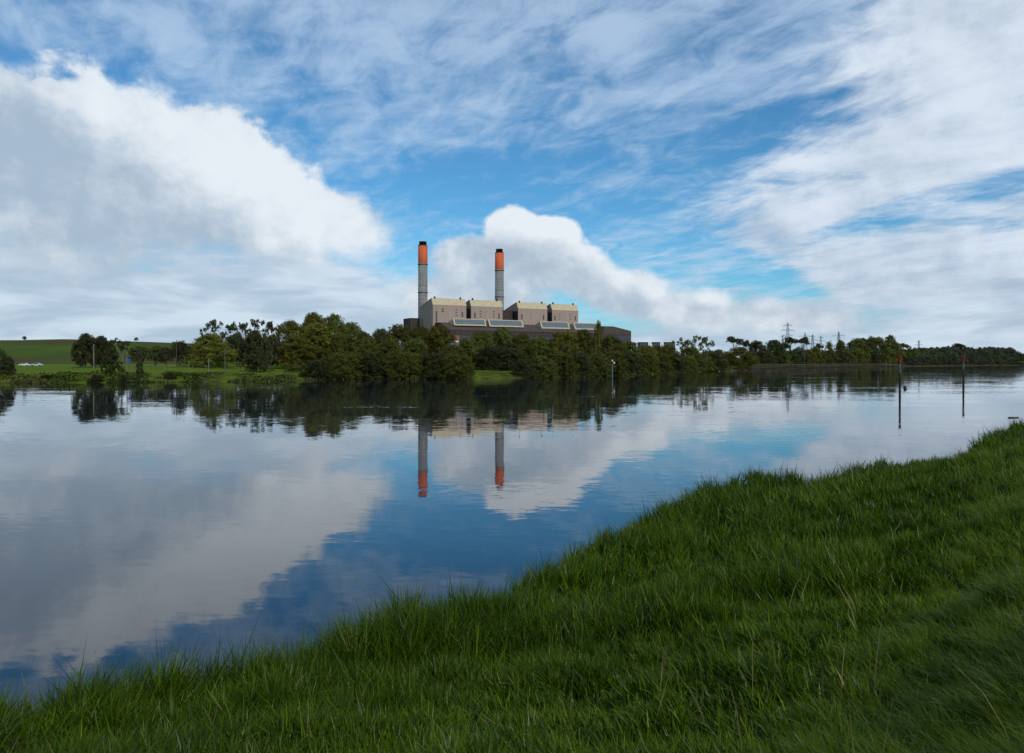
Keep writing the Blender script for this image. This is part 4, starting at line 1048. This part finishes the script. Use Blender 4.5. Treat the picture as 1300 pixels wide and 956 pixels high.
el_above = lambda y0, y1: ss(el, AE(650, y0)[1], AE(650, y1)[1])

# 1 high veil
LX, LY = .9, 1.6                       # step towards the sun side used for the relief of the billows
vm = veil*.50+veil2*.30+strk*.20+(mott-.5)*.50+.06
clearer = maxof(ell(450, 195, 230, 75, -8), ell(860, 120, 170, 60, 30), ell(740, 240, 220, 70, -10), ell(30, 90, 150, 40, 10))
topness = ss(el, 12.0, 26.0)
d1 = ss(vm + topness*.09 - .03*ss(clearer, -.3, .6), .44, .76)*.72
veilc = (.52, .67, .86)
# 2 broad soft cloud mass on the sunny side
m2f = maxof(ell(1260, 60, 210, 150, 35), ell(1180, 195, 310, 100, 24), ell(1060, 275, 180, 60, 5), ell(1180, 340, 270, 70, 0), ell(1330, 360, 200, 120))
hole2 = maxof(ell(1165, 262, 170, 20, 12), ell(1290, 225, 90, 10, 12), ell(960, 345, 110, 26, -25))
d2 = ss(m2f*.9 + (big-.5)*1.0 + (veil-.5)*1.5 + (strk-.5)*.5 + (mott-.5)*.5 - .5*ss(hole2, -.2, .5), -.26, .50)
bigL2 = noise(vec(az+LX, el*1.15+LY), .12, 8, .6)
b2 = .50 + (big-bigL2)*1.6 + (veil-.5)*1.3 + ss(el, 2, 14)*.30 - .12
c2 = mixc(ss(b2, 0, 1), (.42, .52, .65), (.74, .82, .92))
# 3 big cumulus over the pasture
f3 = maxof(ell(60, 235, 300, 138, 0), ell(215, 250, 235, 118, -8), ell(330, 275, 175, 82, -12), ell(130, 165, 105, 62), ell(270, 190, 95, 56, -10), ell(20, 140, 80, 44), ell(60, 116, 26, 18), ell(122, 122, 34, 22), ell(425, 285, 110, 55, -15))
f3 = m_('MULTIPLY_ADD', big-.5, 1.0, f3) + (fine-.5)*.75 + (mott-.5)*.18
d3 = ss(f3, -.02, .20 + (1.0-ss(el, 5.0, 14.0))*.50)
b3 = .42 + (big-bigL2)*2.2 + (fine-.5)*.55 + ss(maxof(ell(330, 230, 210, 75, -28), ell(170, 150, 150, 50, -25)), -.5, .6)*.50 - ss(ell(30, 185, 190, 70, -15), -.5, .8)*.34 - (1.0-ss(el, 4.5, 10.5))*.30 + ss(1.0-f3, .78, 1.0)*.12
c3 = mixc(ss(b3, .0, 1.05), (.39, .50, .62), (.81, .87, .93))
# 4 cumulus behind the chimneys
f4 = maxof(ell(650, 294, 50, 34), ell(700, 298, 44, 30), ell(735, 350, 90, 46, -20), ell(640, 345, 125, 60), ell(790, 372, 130, 40, -10), ell(880, 392, 170, 36, -5), ell(610, 380, 140, 60), ell(985, 400, 150, 30, -3))
f4 = f4 + (big-.5)*.8 + (fine-.5)*.75
d4 = ss(f4, .02, .24 + (1.0-ss(el, 4.0, 9.0))*.35)
b4 = .36 + (big-bigL2)*2.0 + (fine-.5)*.7 + ss(ell(680, 276, 90, 30), -.5, .5)*.65 + ss(maxof(ell(775, 335, 70, 20, -30), ell(900, 370, 110, 16, -8)), -.5, .6)*.3 - ss(ell(650, 335, 70, 26), -.2, .8)*.18
c4 = mixc(ss(b4, .0, 1.0), (.40, .50, .61), (.82, .875, .93))
# 5 low band of distant cloud
hb = noise(vec(az*.35, el*1.6), .35, 7, .55, .3)
left = 1.0-ss(az, -16.0, -2.0)
d5 = ss(hb*.9 + (1.0-ss(el, .0, 6.0+left*3.5))*.62 + (big-.5)*.4 + left*.24, .54, .86)*(1.0-ss(el, 4.8+left*2.5, 9.0+left*3.5))
c5 = mixc(ss(hb, .38, .62), (.43, .55, .68), (.64, .745, .85))

c = skyc
def over(c, d, col, k=1.0):
    s_ = nt.nodes.new('ShaderNodeVectorMath'); s_.operation = 'SCALE'
    if isinstance(col, E): nt.links.new(col.o, s_.inputs[0])
    else: s_.inputs[0].default_value = col[:3]
    s_.inputs['Scale'].default_value = k/SKY_K
    return mixc(d, c, E(s_.outputs[0]))
c = over(c, d1, veilc)
c = over(c, d2*.93, c2)
c = over(c, d5*.95, c5)
c = over(c, d4*.97, c4)
c = over(c, d3*.97, c3)
bg = nt.nodes.new('ShaderNodeBackground'); bg.inputs['Strength'].default_value = SKY_K; nt.links.new(c.o, bg.inputs[0])
out = nt.nodes.new('ShaderNodeOutputWorld'); nt.links.new(bg.outputs[0], out.inputs[0])
w.cycles.sampling_method = 'MANUAL'; w.cycles.sample_map_resolution = 1024

sun = bpy.data.lights.new('sun', 'SUN'); sun.energy = 2.3; sun.angle = math.radians(5); sun.color = (1, .95, .87)
so = bpy.data.objects.new('sun', sun); COL.objects.link(so)
dirv = Vector((math.sin(SUN_AZ)*math.cos(SUN_EL), math.cos(SUN_AZ)*math.cos(SUN_EL), math.sin(SUN_EL)))
so.rotation_euler = dirv.to_track_quat('Z', 'Y').to_euler(); so.location = (0, 0, 60)

# ------------------------------------------------------------------ camera
cam = bpy.data.cameras.new('camera'); co = bpy.data.objects.new('camera', cam); COL.objects.link(co)
co.location = (0, 0, HC); co.rotation_euler = (math.radians(90), 0, 0)
cam.sensor_width = 36; cam.lens = 36*F/1300; cam.shift_y = -(478-YH)/1300; cam.clip_end = 60000; cam.clip_start = .1
SC.camera = co
SC.view_settings.view_transform = 'Standard'; SC.view_settings.look = 'None'; SC.view_settings.gamma = 1; SC.view_settings.exposure = 0
SC.cycles.max_bounces = 6; SC.cycles.use_denoising = True
